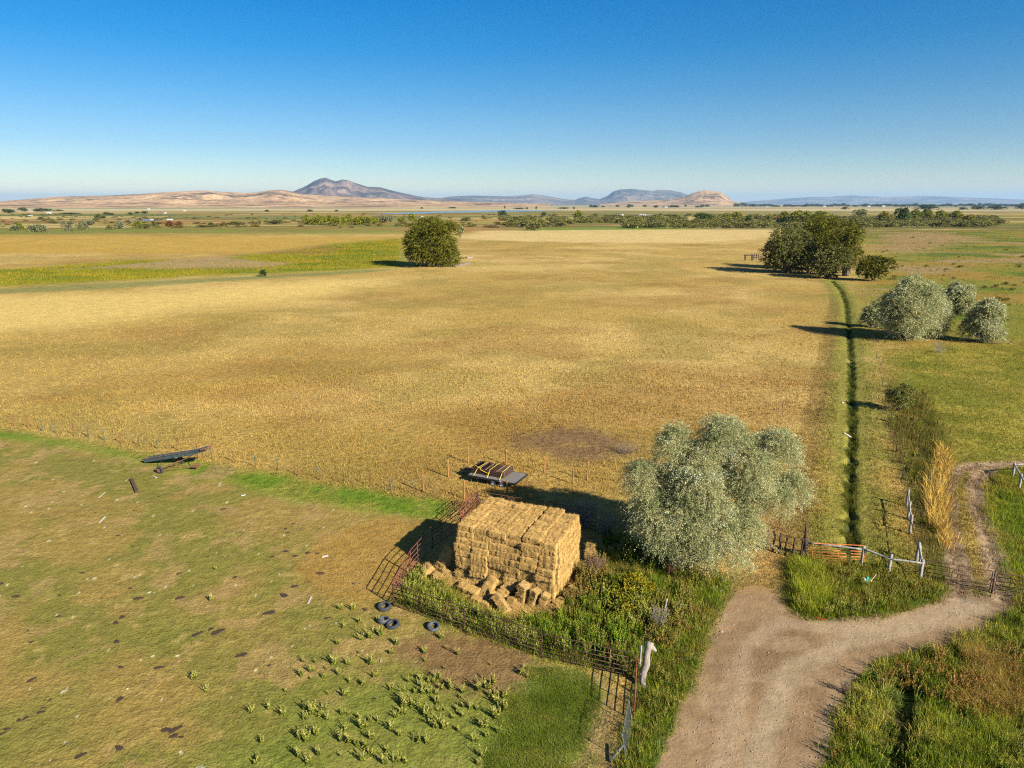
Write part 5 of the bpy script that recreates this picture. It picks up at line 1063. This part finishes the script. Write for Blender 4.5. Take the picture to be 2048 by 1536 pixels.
# ---------------------------------------------------------------- grass and weeds
def blades(P, h, w, C, lean, r, az=None, seg=1):
    n = len(P); a = r.uniform(0, 2*pi, n); s = np.stack([np.cos(a), np.sin(a), np.zeros(n)], 1)*w[:, None]/2
    az = r.uniform(0, 2*pi, n) if az is None else az; d = np.stack([np.cos(az), np.sin(az), np.zeros(n)], 1)*(lean*h)[:, None]; u = np.array([0, 0, 1])*h[:, None]
    if seg == 1:
        V = np.stack([P-s, P+s, P+d+u*np.sqrt(np.clip(1-lean**2*.5, .2, 1))[:, None]], 1).reshape(-1, 3); b = np.arange(n)*3; return V, np.stack([b, b+1, b+2], 1), np.repeat(C, 3, 0)
    M = P+d*.3+u*.58; V = np.stack([P-s, P+s, M+s*.75, M-s*.75, P+d+u*.95], 1).reshape(-1, 3); b = np.arange(n)*5
    T = np.concatenate([np.stack([b, b+1, b+2], 1), np.stack([b, b+2, b+3], 1), np.stack([b+3, b+2, b+4], 1)]); return V, T, np.repeat(C, 5, 0)
def scatter(P, n, r, inset=0.0, dens=None):
    P = np.array(P); x = r.uniform(P[:, 0].min(), P[:, 0].max(), n); y = r.uniform(P[:, 1].min(), P[:, 1].max(), n)
    k = np.zeros(n, bool); k[:] = polydist(x, y, P) > inset+(vn(x/1.1, y/1.1, 4)-.5)*.6; x, y = x[k], y[k]
    if dens is not None: k = r.random(len(x)) < dens(x, y); x, y = x[k], y[k]
    k = (np.abs(np.arctan2(x, y)) < R(50)); return x[k], y[k]
def grass(name, label, parts, mat, seg=1):
    Vs, Ts, Cs = [], [], []; o = 0
    for V, T, C in parts: Vs.append(V); Ts.append(T+o); Cs.append(C); o += len(V)
    return tag(link(name, tri_mesh(name, np.vstack(Vs), np.vstack(Ts), np.vstack(Cs)), mat), label, 'grass', kind='stuff')
def palpick(pal, x, y, sc, seed, r, jit=.2, lum=.2):
    pal = np.array(pal); f = np.clip((fbm(x/sc, y/sc, seed, 3)-.25)*2+r.normal(0, jit, len(x)), 0, .999)*(len(pal)-1); i = np.floor(f).astype(int); f = (f-i)[:, None]
    return (pal[i]*(1-f)+pal[np.minimum(i+1, len(pal)-1)]*f)*(1+r.normal(0, lum, (len(x), 1))).clip(.4, 1.7)
r = np.random.default_rng(77)
def clumps0(P, ncl, per, hr, w, pal, sc, seed, r):
    x, y = scatter(P, ncl, r, .2, lambda x, y: sst(.45, .6, fbm(x/2.2, y/2.2, seed+1, 3))); h = np.repeat(r.uniform(*hr, len(x)), per); c = np.repeat(palpick(pal, x, y, sc, seed, r, .3, .1), per, 0)*1.15
    xx = np.repeat(x, per)+r.normal(0, .12, len(h)); yy = np.repeat(y, per)+r.normal(0, .12, len(h))
    return blades(np.stack([xx, yy, zf(xx, yy)-.02], 1), h*r.uniform(.6, 1.15, len(h)), w*r.uniform(.6, 1.4, len(h)), c, r.uniform(.1, .7, len(h)), r)
# dry field: tufts thinning with distance
x, y = [], []
for d0, d1, n in ((36, 62, 60000), (62, 100, 60000), (100, 170, 36000)):
    a = r.uniform(-R(46), R(46), n); d = np.sqrt(r.uniform(d0*d0, d1*d1, n)); x.append(d*np.sin(a)); y.append(d*np.cos(a))
x, y = np.concatenate(x), np.concatenate(y)
keep = np.ones(len(x), bool)
for P_ in (LAWN, YARD, ROAD, VERGE_W, VERGE_E, ISLAND, EASTPAD, STRIP, MEADOW, SCRUB): keep &= ~(polydist(x, y, np.array(P_)) > .1)
keep &= ldist(x, y, DITCH) > 1.5; keep &= ~((polydist(x, y, np.array(BARE)) > 0) & (r.random(len(x)) < .85)); keep &= r.random(len(x)) < sst(.25, .62, fbm(x/3.5, y/3.5, 88, 4))+.12
keep &= r.random(len(x)) < sst(172, 105, np.hypot(x, y))+.02
x, y = x[keep], y[keep]; n = 5; g0 = gcol(x, y); rd = np.hypot(x, y)
sz = (.10+.20*r.random(len(x))**2)*(1+rd/300)
xx = np.repeat(x, n)+r.normal(0, .07, len(x)*n)*np.repeat(1+rd/80, n); yy = np.repeat(y, n)+r.normal(0, .07, len(x)*n)*np.repeat(1+rd/80, n)
c = np.repeat(g0*(1+r.normal(0, .13, (len(x), 1))), n, 0)*np.array([1.06, 1.05, 1.0])
TUFT = clumps0(PX((640, 830), (900, 780), (1400, 740), (1560, 800), (1500, 880), (1290, 870), (1200, 850), (1060, 860), (1000, 930), (850, 970), (740, 965), (600, 915)), 5200, 9, (.16, .42), .022, [C3(176, 124, 56), C3(196, 148, 72), C3(160, 112, 54)], 2.5, 140, r)
grass('dry_grass', 'dry golden grass tufts of the big field', [TUFT, blades(np.stack([xx, yy, zf(xx, yy)-.02], 1), np.repeat(sz, n)*r.uniform(.6, 1.2, len(xx)), .012+.0006*np.repeat(rd, n), c.clip(0, .9), r.uniform(.1, .8, len(xx)), r)], DRY)
# grazed pasture
x, y = scatter(LAWN, 520000, r, 0, lambda x, y: sst(64, 24, np.hypot(x, y))*.9+.1)
k = polydist(x, y, np.array(MUD)) < 0; x, y = x[k], y[k]; c = gcol(x, y)*(1+r.normal(0, .13, (len(x), 1)))*np.array([1.08, 1.08, 1.0])
V1 = blades(np.stack([x, y, zf(x, y)-.005], 1), r.uniform(.03, .075, len(x)), r.uniform(.008, .016, len(x)), c.clip(0, .9), r.uniform(.2, .9, len(x)), r)
x, y = scatter(STRIP, 90000, r, .1, lambda x, y: .25+.75*sst(.35, .6, fbm(x/1.2, y/1.2, 93, 3))); c = palpick([C3(100, 122, 34), C3(126, 140, 44), C3(146, 140, 60)], x, y, 2, 5, r)
V2 = blades(np.stack([x, y, zf(x, y)], 1), r.uniform(.05, .16, len(x)), r.uniform(.012, .03, len(x)), c, r.uniform(.2, .9, len(x)), r)
x, y = scatter(GREENMID, 85000, r, -1.2, lambda x, y: sst(-.9, 1.3, polydist(x, y, np.array(GREENMID))+2.6*(fbm(x/.9, y/.9, 91, 3)-.5))); c = palpick([C3(94, 112, 32), C3(116, 130, 42), C3(142, 142, 60)], x, y, 1.2, 6, r)
V3 = blades(np.stack([x, y, zf(x, y)], 1), r.uniform(.06, .18, len(x)), r.uniform(.010, .02, len(x)), c, r.uniform(.2, .9, len(x)), r)
grass('pasture_grass', 'short green grass of the grazed pasture', [V1, V2, V3], BLADE)
# tall grass of verges, in clumps
def clumps(P, ncl, per, hr, w, pal, sc, seed, r, lean=(.1, .7), spread=.22, dens=None, inset=.1, seg=2, hmod=None):
    x, y = scatter(P, ncl, r, inset, dens); hc = r.uniform(*hr, len(x))*(.55+.9*fbm(x/1.6, y/1.6, seed+3, 3))
    if hmod is not None: hc = hc*hmod(x, y)
    c = palpick(pal, x, y, sc, seed, r, .22, .12); xx = np.repeat(x, per)+r.normal(0, spread, len(x)*per); yy = np.repeat(y, per)+r.normal(0, spread, len(x)*per); h = np.repeat(hc, per)*r.uniform(.55, 1.15, len(xx))
    az = np.arctan2(yy-np.repeat(y, per), xx-np.repeat(x, per))+r.normal(0, .8, len(xx))
    return blades(np.stack([xx, yy, zf(xx, yy)-.03], 1), h, w*r.uniform(.6, 1.4, len(xx)), np.repeat(c, per, 0)*(1+r.normal(0, .18, (len(xx), 1))).clip(.4, 1.6), r.uniform(*lean, len(xx)), r, az, seg)
C3g = lambda *c: lin(c, 1.0)*np.array([1.05, 1, .9])
GRN = [C3g(92, 110, 30), C3g(126, 140, 42), C3g(152, 154, 60), C3g(176, 164, 82)]
DUL = [C3g(88, 92, 38), C3(116, 108, 50), C3(140, 118, 62), C3(120, 122, 56)]
GLD = [C3(178, 144, 66), C3(200, 164, 86), C3(164, 138, 70)]
trench = lambda x, y: sst(.35, .9, ldist(x, y, TRENCH))
golden = PX((1890, 1330), (1980, 1300), (2100, 1290), (2200, 1440), (2050, 1440), (1930, 1430))
gd = lambda x, y: sst(.50, .56, fbm(x/1.3, y/1.3, 95, 3))
notg = lambda x, y: trench(x, y)*(1-.9*sst(0, .6, polydist(x, y, np.array(golden)))*gd(x, y))*(.12+.88*sst(.38, .52, fbm(x/.9, y/.9, 96, 3)))
parts = [clumps(VERGE_E, 26000, 9, (.28, .62), .016, GRN, 1.8, 101, r, dens=notg),
         clumps(golden, 4600, 12, (.5, .95), .012, [c*1.25 for c in GLD]+[C3(140, 126, 56)], 1.2, 102, r, (.3, 1.0), dens=gd),
         clumps(PX((1700, 1350), (1800, 1318), (1960, 1265), (2040, 1205), (2080, 1240), (1990, 1300), (1850, 1330), (1730, 1370)), 1500, 9, (.25, .5), .015, [C3(130, 96, 44), C3(104, 108, 40), C3(160, 120, 60)], 1.2, 103, r),
         clumps(ISLAND, 4200, 10, (.2, .55), .016, [C3g(94, 108, 32), C3g(128, 132, 46), C3g(146, 122, 60)], 1.4, 104, r),
         clumps(PX((1585, 1130), (1650, 1140), (1660, 1190), (1645, 1235), (1600, 1225)), 900, 14, (.6, 1.15), .016, [C3g(118, 132, 34), C3g(156, 160, 56)], 1, 105, r),
         clumps(EASTPAD, 14000, 8, (.2, .5), .022, [C3g(100, 118, 30), C3g(128, 138, 42), C3g(140, 126, 54)], 2.2, 106, r),
         clumps(SCRUB, 7000, 10, (.35, 1.1), .026, DUL+[C3(80, 96, 30)], 2.5, 107, r),
         clumps(PX((1880, 900), (1900, 910), (1895, 960), (1888, 1000), (1895, 1060), (1912, 1090), (1890, 1100), (1862, 1050), (1850, 1000), (1850, 960)), 1500, 16, (.8, 1.5), .034, [c*1.5 for c in GLD], 1.6, 108, r, (.15, .7)),
         clumps(VERGE_W, 13000, 9, (.25, .65), .016, GRN[:3]+DUL[1:3], 1.3, 109, r),
         clumps(PX((1400, 1180), (1450, 1190), (1415, 1280), (1395, 1345), (1360, 1430), (1330, 1490), (1290, 1600), (1240, 1600), (1262, 1440), (1330, 1330)), 3200, 9, (.25, .6), .015, [C3g(74, 104, 26), C3g(102, 128, 36), C3g(140, 120, 58)], 1.2, 110, r)]
grass('tall_grass', 'tall green and straw-coloured grass of the road verges', parts, BLADE)
# ditch growth, meadow, marsh
D_ = np.array(DITCH); seg_i = r.integers(0, len(D_)-1, 16000); tt = r.random(16000)[:, None]; q = D_[seg_i]*(1-tt)+D_[seg_i+1]*tt; q = q+r.normal(0, .24, q.shape); q = q[fbm(q[:, 0]/.9, q[:, 1]/.9, 97, 3) > .43]
c = palpick([C3(66, 80, 30), C3(96, 106, 40), C3(120, 118, 52)], q[:, 0], q[:, 1], 2, 120, r); n = 4; qq = np.repeat(q, n, 0)+r.normal(0, .1, (len(q)*n, 2))
dv = blades(np.stack([qq[:, 0], qq[:, 1], zf(qq[:, 0], qq[:, 1])-.02], 1), r.uniform(.12, .34, len(qq)), r.uniform(.02, .04, len(qq)), np.repeat(c, n, 0), r.uniform(.1, .8, len(qq)), r)
grass('ditch_weeds', 'dark weeds growing in the ditch', [dv], BLADE)
parts = [clumps(MEADOW, 30000, 5, (.15, .42), .035, [C3(96, 108, 32), C3(128, 126, 48), C3(140, 124, 58)], 5, 121, r, seg=1, spread=.35),
         clumps(MARSH_L, 34000, 5, (.5, 1.2), .13, [C3(108, 116, 28), C3(140, 132, 34), C3(164, 140, 44)], 14, 122, r, seg=1, spread=.8, inset=1, dens=lambda x, y: 1-.9*(polydist(x, y, np.array(MARSH_GAP)) > 0)),
         clumps(MARSH_R, 15000, 5, (.3, .9), .15, [C3(100, 108, 34), C3(140, 120, 46), C3(156, 112, 52)], 16, 123, r, seg=1, spread=.6, inset=1)]
grass('marsh_grass', 'reedy grass of the marsh bands and the meadow', parts, BLADE)
# straw litter round the stack
x, y = scatter(YARD, 30000, r, .2); x2, y2 = scatter(LITTER, 16000, r, .2); x, y = np.concatenate([x, x2]), np.concatenate([y, y2]); n = len(x)
c = palpick([C3(150, 108, 48), C3(196, 150, 80), C3(214, 176, 108)], x, y, 1, 130, r)
a = r.uniform(0, 2*pi, n); l = r.uniform(.05, .16, n); d = np.stack([np.cos(a)*l, np.sin(a)*l, r.uniform(-.02, .07, n)], 1); s = np.stack([-np.sin(a), np.cos(a), np.zeros(n)], 1)*.008; p = np.stack([x, y, zf(x, y)+r.uniform(.005, .06, n)], 1)
b = np.arange(n)*3; grass('straw_litter', 'loose straw littered round the stack', [(np.stack([p-s, p+s, p+d], 1).reshape(-1, 3), np.stack([b, b+1, b+2], 1), np.repeat(c, 3, 0))], DRY)
# leafy weeds
def weed_geo(seed, h=.6, stems=4, pal=None, ll=.11, lw=.032, spread=.3, per=26, plume=True):
    r = np.random.default_rng(seed); Vs, Ts, Cs = [], [], []; o = 0; pal = pal or [C3(96, 112, 30), C3(140, 146, 50), C3(160, 156, 70)]
    for k in range(stems):
        a = r.uniform(0, 2*pi); b = np.array([cos(a), sin(a), 0])*r.uniform(0, .12*h); t = np.array([cos(a)*spread*r.uniform(.3, 1), sin(a)*spread*r.uniform(.3, 1), 1]); t /= np.linalg.norm(t); hh = h*r.uniform(.6, 1.1)
        s = np.linspace(.08, 1, per)+r.normal(0, .01, per); P = b+t*(s*hh)[:, None]; an = r.uniform(0, 2*pi, per); D = np.stack([np.cos(an), np.sin(an), r.uniform(.1, .9, per)+s*1.2], 1)
        sz = ll*(1.15-.75*s)*r.uniform(.7, 1.2, per); c = np.array(pal)[np.clip((s*len(pal)).astype(int), 0, len(pal)-1)]*(1+r.normal(0, .15, (per, 1)))
        V, T, C = leaves(P, D, sz*1.3, sz*lw/ll*1.4, c, r); Vs.append(V); Ts.append(T+o); Cs.append(C); o += len(V)
        sd_ = np.cross(t, [1, 0, 0]); sd_ = sd_/np.linalg.norm(sd_)*.006; V = np.array([b-sd_, b+sd_, b+t*hh]); Vs.append(V); Ts.append(np.array([[0, 1, 2]])+o); Cs.append(np.tile(C3(130, 124, 60), (3, 1))); o += 3
    return np.vstack(Vs), np.vstack(Ts), np.vstack(Cs)
WD = []
for i in range(14):
    me = tri_mesh('leafy_weed', *weed_geo(200+i, random.uniform(.38, .62), random.randint(3, 7), [C3(130, 138, 52), C3(172, 172, 78), C3(200, 192, 112)], .075, .018, random.uniform(.2, .5), 36)); me.materials.append(BLADE); WD.append(me)
zw = [(620, 390), (705, 400), (755, 480), (875, 470), (640, 520), (760, 600), (820, 590), (605, 630), (890, 570), (965, 690), (745, 690), (1000, 630), (1190, 690), (1200, 750), (1345, 660), (1420, 695), (1330, 800), (1310, 590), (1640, 770), (360, 750), (450, 760), (425, 820), (350, 850), (420, 870), (500, 860), (520, 800), (605, 840), (680, 890), (585, 770), (680, 765), (770, 910), (830, 765), (860, 855), (965, 945), (1080, 890), (1190, 930), (1270, 870), (535, 970), (655, 985), (245, 955), (20, 1095), (130, 1075), (235, 1115), (365, 1080), (380, 1150), (430, 1110), (480, 1130), (510, 1080), (530, 1150), (640, 1110), (675, 1110), (750, 1140), (820, 1160), (800, 1200), (765, 1210), (870, 1160), (650, 1220), (75, 1310), (345, 1280), (375, 1270), (400, 1300), (455, 1260), (620, 1300), (680, 1300), (730, 1330), (790, 1330), (970, 1220), (1020, 1260), (840, 1280), (1050, 1110), (1000, 1130), (1110, 1290), (1145, 1300), (1215, 1310), (930, 1370), (830, 1390), (620, 1400), (340, 1400), (400, 1450), (60, 1430), (40, 1450), (470, 1390), (930, 1450), (1000, 1440), (1060, 1440), (770, 1420), (1850, 830), (1880, 790), (1900, 850), (1560, 1380), (1590, 1400), (1540, 1300), (1560, 1450), (1820, 1060), (1700, 1230), (-380, 870), (-300, 960), (-265, 330), (-230, 120)]
wl = [(500+a/3.413, 1100+b/3.413, 0) for a, b in zw]
poly = [(960, 930), (1120, 880), (1400, 870), (1660, 900), (1800, 980), (1720, 1150), (1640, 1270), (1450, 1290), (1300, 1220), (1150, 1140), (1000, 1040)]
PZ = np.array(poly); q = 0
while q < 62:
    a, b = random.uniform(960, 1800), random.uniform(870, 1290)
    if polydist(np.array([a]), np.array([b]), PZ)[0] > 0: wl.append((500+a/3.413, 1100+b/3.413, 1)); q += 1
for i, (u, v, d) in enumerate(wl):
    p = GZ(u, v+5); o = link('leafy_weed', WD[i % 14], None, None, p); s = random.choice((.6, .8, .9, 1, 1.1, 1.3)); o.scale = (s*1.1, s*random.uniform(.85, 1.3), s*random.uniform(.85, 1.15)); o.rotation_euler[2] = random.uniform(0, 6.3)
    lb, g = ('yellow-green leafy weed in the dense weed patch below the bare mud', 'weeds in the dense patch') if d else (('yellow-green leafy weed in the scattered weeds below the tyres', 'scattered weeds below the tyres') if v > 1290 else ('leafy weed near the tyres and the pipe fence corner', 'weeds near the tyres'))
    if u < 495: lb, g = 'small leafy weed alone in the open grazed pasture', 'weeds alone in the pasture'
    tag(o, lb, 'weed', g)
# weed thicket inside the pipe fence and round the yard
def thicket(name, label, specs, mat=BLADE):
    Vs, Ts, Cs = [], [], []; o = 0
    for P, n, hr, pal, seed in specs:
        geo = [weed_geo(seed+i, 1.0, 5, pal, .10, .034, .35, 24) for i in range(5)]; x, y = scatter(P, n, r, .15)
        for a, b in zip(x, y):
            V, T, C = geo[r.integers(5)]; C = C*1.5; an = r.uniform(0, 6.3); s = r.uniform(*hr)*1.18; M = np.array([[cos(an), -sin(an), 0], [sin(an), cos(an), 0], [0, 0, 1]])*s
            Vs.append(V@M.T+np.array([a, b, zf1(a, b)])); Ts.append(T+o); Cs.append(C*r.uniform(.75, 1.2)); o += len(V)
    return tag(link(name, tri_mesh(name, np.vstack(Vs), np.vstack(Ts), np.vstack(Cs)), mat), label, 'weeds', kind='stuff')
PW1 = [C3(70, 92, 26), C3(112, 122, 42), C3(148, 148, 72)]; PW2 = [C3(56, 84, 22), C3(84, 112, 30), C3(120, 132, 40)]; PW3 = [C3(110, 92, 48), C3(138, 112, 62), C3(122, 112, 50)]
thicket('weed_thicket', 'leafy weeds growing through the brown pipe panels and round the yard', [
    (PX((792, 1205), (815, 1150), (850, 1152), (880, 1165), (940, 1225), (1000, 1245), (1060, 1262), (1090, 1300), (1070, 1312), (930, 1262)), 420, (.4, .85), PW1, 300),
    (PX((985, 1240), (1110, 1222), (1180, 1190), (1260, 1210), (1290, 1300), (1255, 1345), (1100, 1300), (1070, 1270)), 420, (.4, .9), PW2, 310),
    (PX((1140, 1170), (1190, 1120), (1215, 1130), (1220, 1200), (1150, 1215), (1120, 1220)), 170, (.5, 1.1), PW3, 320),
    (PX((1200, 1060), (1330, 1110), (1420, 1160), (1400, 1180), (1300, 1150), (1220, 1120)), 260, (.4, .8), PW2, 330),
    (PX((1290, 1200), (1390, 1180), (1395, 1240), (1340, 1300), (1295, 1300), (1280, 1240)), 220, (.5, 1.0), PW3+[C3(120, 128, 50)], 340),
    (PX((1180, 1180), (1300, 1200), (1300, 1260), (1240, 1270), (1190, 1230)), 150, (.5, 1.0), PW1, 350),
    (VERGE_E, 1500, (.3, .75), [C3(62, 84, 26), C3(98, 114, 38), C3(136, 130, 58)], 380),
    (PX((1690, 1400), (1760, 1340), (1900, 1310), (2100, 1290), (2150, 1450), (1950, 1440), (1800, 1380)), 260, (.5, .9), [C3(100, 100, 40), C3(138, 112, 58), C3(150, 112, 62)], 385),
    (ISLAND, 420, (.3, .7), [C3(86, 96, 34), C3(116, 122, 46), C3(142, 130, 66)], 390), (VERGE_W, 900, (.3, .8), [C3(74, 92, 30), C3(112, 116, 46), C3(142, 124, 66)], 395),
    (SCRUB, 500, (.5, 1.2), [C3(92, 96, 36), C3(126, 120, 50), C3(150, 124, 66)], 398),
    (PX((1650, 1500), (1690, 1440), (1700, 1400), (1725, 1400), (1720, 1480), (1690, 1560)), 60, (.3, .8), PW3, 360),
    (PX((1600, 1240), (1580, 1200), (1650, 1210), (1790, 1210), (1850, 1195), (1850, 1210), (1760, 1228), (1650, 1242)), 120, (.3, .7), PW1, 370)])
# yellowing bushes and dead brush
P_YEL = [C3(80, 100, 28), C3(132, 132, 36), C3(178, 156, 40), C3(112, 116, 38)]
def bush(name, label, u, v, w, h, pal, seed, ntw, per, ll, lw, droop=.2, mat=TREE, n=9, stems=6):
    p = GZ(u, v); lob = dome(w, w*.9, h, n, seed, .2, (.28, .42)); return tree(name, label, 'bush', p, lob, dict(ntw=ntw, per=per, tl=h*.2, ll=ll, lw=lw, droop=droop, pal=pal, zmin=.05), seed, .02, stems, None, mat)
bush('yellowing_bush', 'leafy bush turning bright yellow between the stack and the silver tree', 1262, 1196, 2.5, 1.15, P_YEL, 401, 900, 8, .09, .036)
bush('yellowing_bush', 'greener half yellow bush on the left of the bright yellow one', 1224, 1186, 1.7, 1.0, [P_YEL[0], P_YEL[3], P_YEL[1]], 402, 420, 8, .09, .036)
bush('yellowing_bush', 'low yellow-green bush in front of the bright yellow one', 1240, 1228, 1.8, .8, [P_YEL[0], P_YEL[3], P_YEL[1], P_YEL[2]], 403, 420, 8, .09, .036)
DEADB = surf('dead_twigs', (.14, .115, .09), (.27, .23, .19), 8, .9)
def brush(name, label, u, v, w, h, n, seed, mat):
    r = np.random.default_rng(seed); m = MB()
    for i in range(n):
        a = r.uniform(0, 2*pi); b = Vector((r.normal(0, w*.12), r.normal(0, w*.12), -.05)); e = b+Vector((cos(a)*w*.5*r.random()**.5, sin(a)*w*.5*r.random()**.5, h*r.uniform(.55, 1.05))); mid = b.lerp(e, .5)+Vector((r.normal(0, .08), r.normal(0, .08), .1*h))
        P = [b*(1-t)**2+mid*2*t*(1-t)+e*t*t for t in np.linspace(0, 1, 6)]; m.tube(P, [.016*(1-.8*t) for t in np.linspace(0, 1, 6)], 4, caps=False)
        for j in range(3):
            q = P[2+j]; d = Vector((r.normal(0, .3), r.normal(0, .3), r.uniform(.1, .5)))*h*.4; m.tube([q, q+d*.5+Vector((0, 0, .02)), q+d], [.009, .007, .003], 4, caps=False)
    o = m.build(name, mat, loc=GZ(u, v)); return tag(o, label, 'bush')
brush('dead_brush', 'bare grey brush in the tree shadow behind the stack', 1160, 1052, 3.2, 2.4, 90, 1, DEADB)
brush('dead_brush', 'bare grey brush between the stack and the silver tree', 1212, 1070, 2.4, 2.0, 60, 2, DEADB)
brush('dead_stalks', 'reddish brown dry stalks at the right end of the stack', 1188, 1150, 1.6, 1.5, 60, 3, surf('red_brown_stalks', (.12, .07, .045), (.22, .14, .09), 8, .9))
brush('dead_stalks', 'pale dry stalks beside the leaning grey post', 1312, 1262, 1.2, 1.7, 30, 4, DEADB)
brush('dead_stalks', 'reddish dead stalks under the skirt of the silver tree', 1342, 1150, 1.3, 1.3, 34, 5, surf('rusty_stalks', (.16, .07, .035), (.27, .13, .07), 8, .9))
brush('dead_stalks', 'small dark stalks on the road edge throwing a thin long shadow', 1688, 1386, .7, .8, 16, 6, surf('brown_stalks', (.08, .055, .035), (.16, .11, .07), 8, .9))
brush('dead_stalks', 'dry stalks in the meadow below the round silver tree', 1880, 705, 3.5, 2.2, 30, 7, DEADB)
brush('branch_pile', 'heap of dead branches at the right edge of the bare patch', 1254, 905, 2.6, .9, 60, 8, surf('bare_branches', (.13, .09, .06), (.24, .18, .13), 8, .9))
# smoke on the horizon
m, nt, out = nm('smoke'); tc = N(nt, 'ShaderNodeTexCoord'); n_ = N(nt, 'ShaderNodeTexNoise', i={'Scale': 1.8, 'Detail': 4}); L(nt, tc.outputs['Object'], n_.inputs['Vector'])
ln_ = N(nt, 'ShaderNodeVectorMath', operation='LENGTH'); L(nt, tc.outputs['Object'], ln_.inputs[0]); f1 = N(nt, 'ShaderNodeMapRange', i={1: 1, 2: .2, 3: 0, 4: 1}); L(nt, ln_.outputs[1], f1.inputs[0])
f2 = N(nt, 'ShaderNodeMapRange', i={1: .4, 2: .7, 3: 0, 4: 1}); L(nt, n_.outputs[0], f2.inputs[0]); mm = N(nt, 'ShaderNodeMath', operation='MULTIPLY'); L(nt, f1.outputs[0], mm.inputs[0]); L(nt, f2.outputs[0], mm.inputs[1])
m3 = N(nt, 'ShaderNodeMath', operation='MULTIPLY', i={1: 2.2e-4}); L(nt, mm.outputs[0], m3.inputs[0]); pv = N(nt, 'ShaderNodeVolumePrincipled', i={'Color': (.75, .68, .62, 1)}); L(nt, m3.outputs[0], pv.inputs['Density']); L(nt, pv.outputs[0], out.inputs['Volume'])
me = bpy.data.meshes.new('smoke'); bm = bmesh.new(); bmesh.ops.create_icosphere(bm, subdivisions=3, radius=1); bm.to_mesh(me); bm.free(); me.materials.append(m)
def smoke(u, v, d, sx_, sz_, label):
    x, y = G(u, 500); k = d/hypot(x, y); b = 768-v; z = H+(-F*sin(PITCH)+b*cos(PITCH))/hypot(u-1024, F*cos(PITCH)+b*sin(PITCH))*d
    o = link('smoke', me, None, None, (x*k, y*k, z)); o.scale = (sx_, 900, sz_); tag(o, label, 'smoke', kind='stuff')
smoke(985, 381, 21000, 900, 130, 'faint brown smoke bank lying above the low blue range')
smoke(1019, 369, 21000, 190, 330, 'faint brown smoke plume rising above the low blue range')
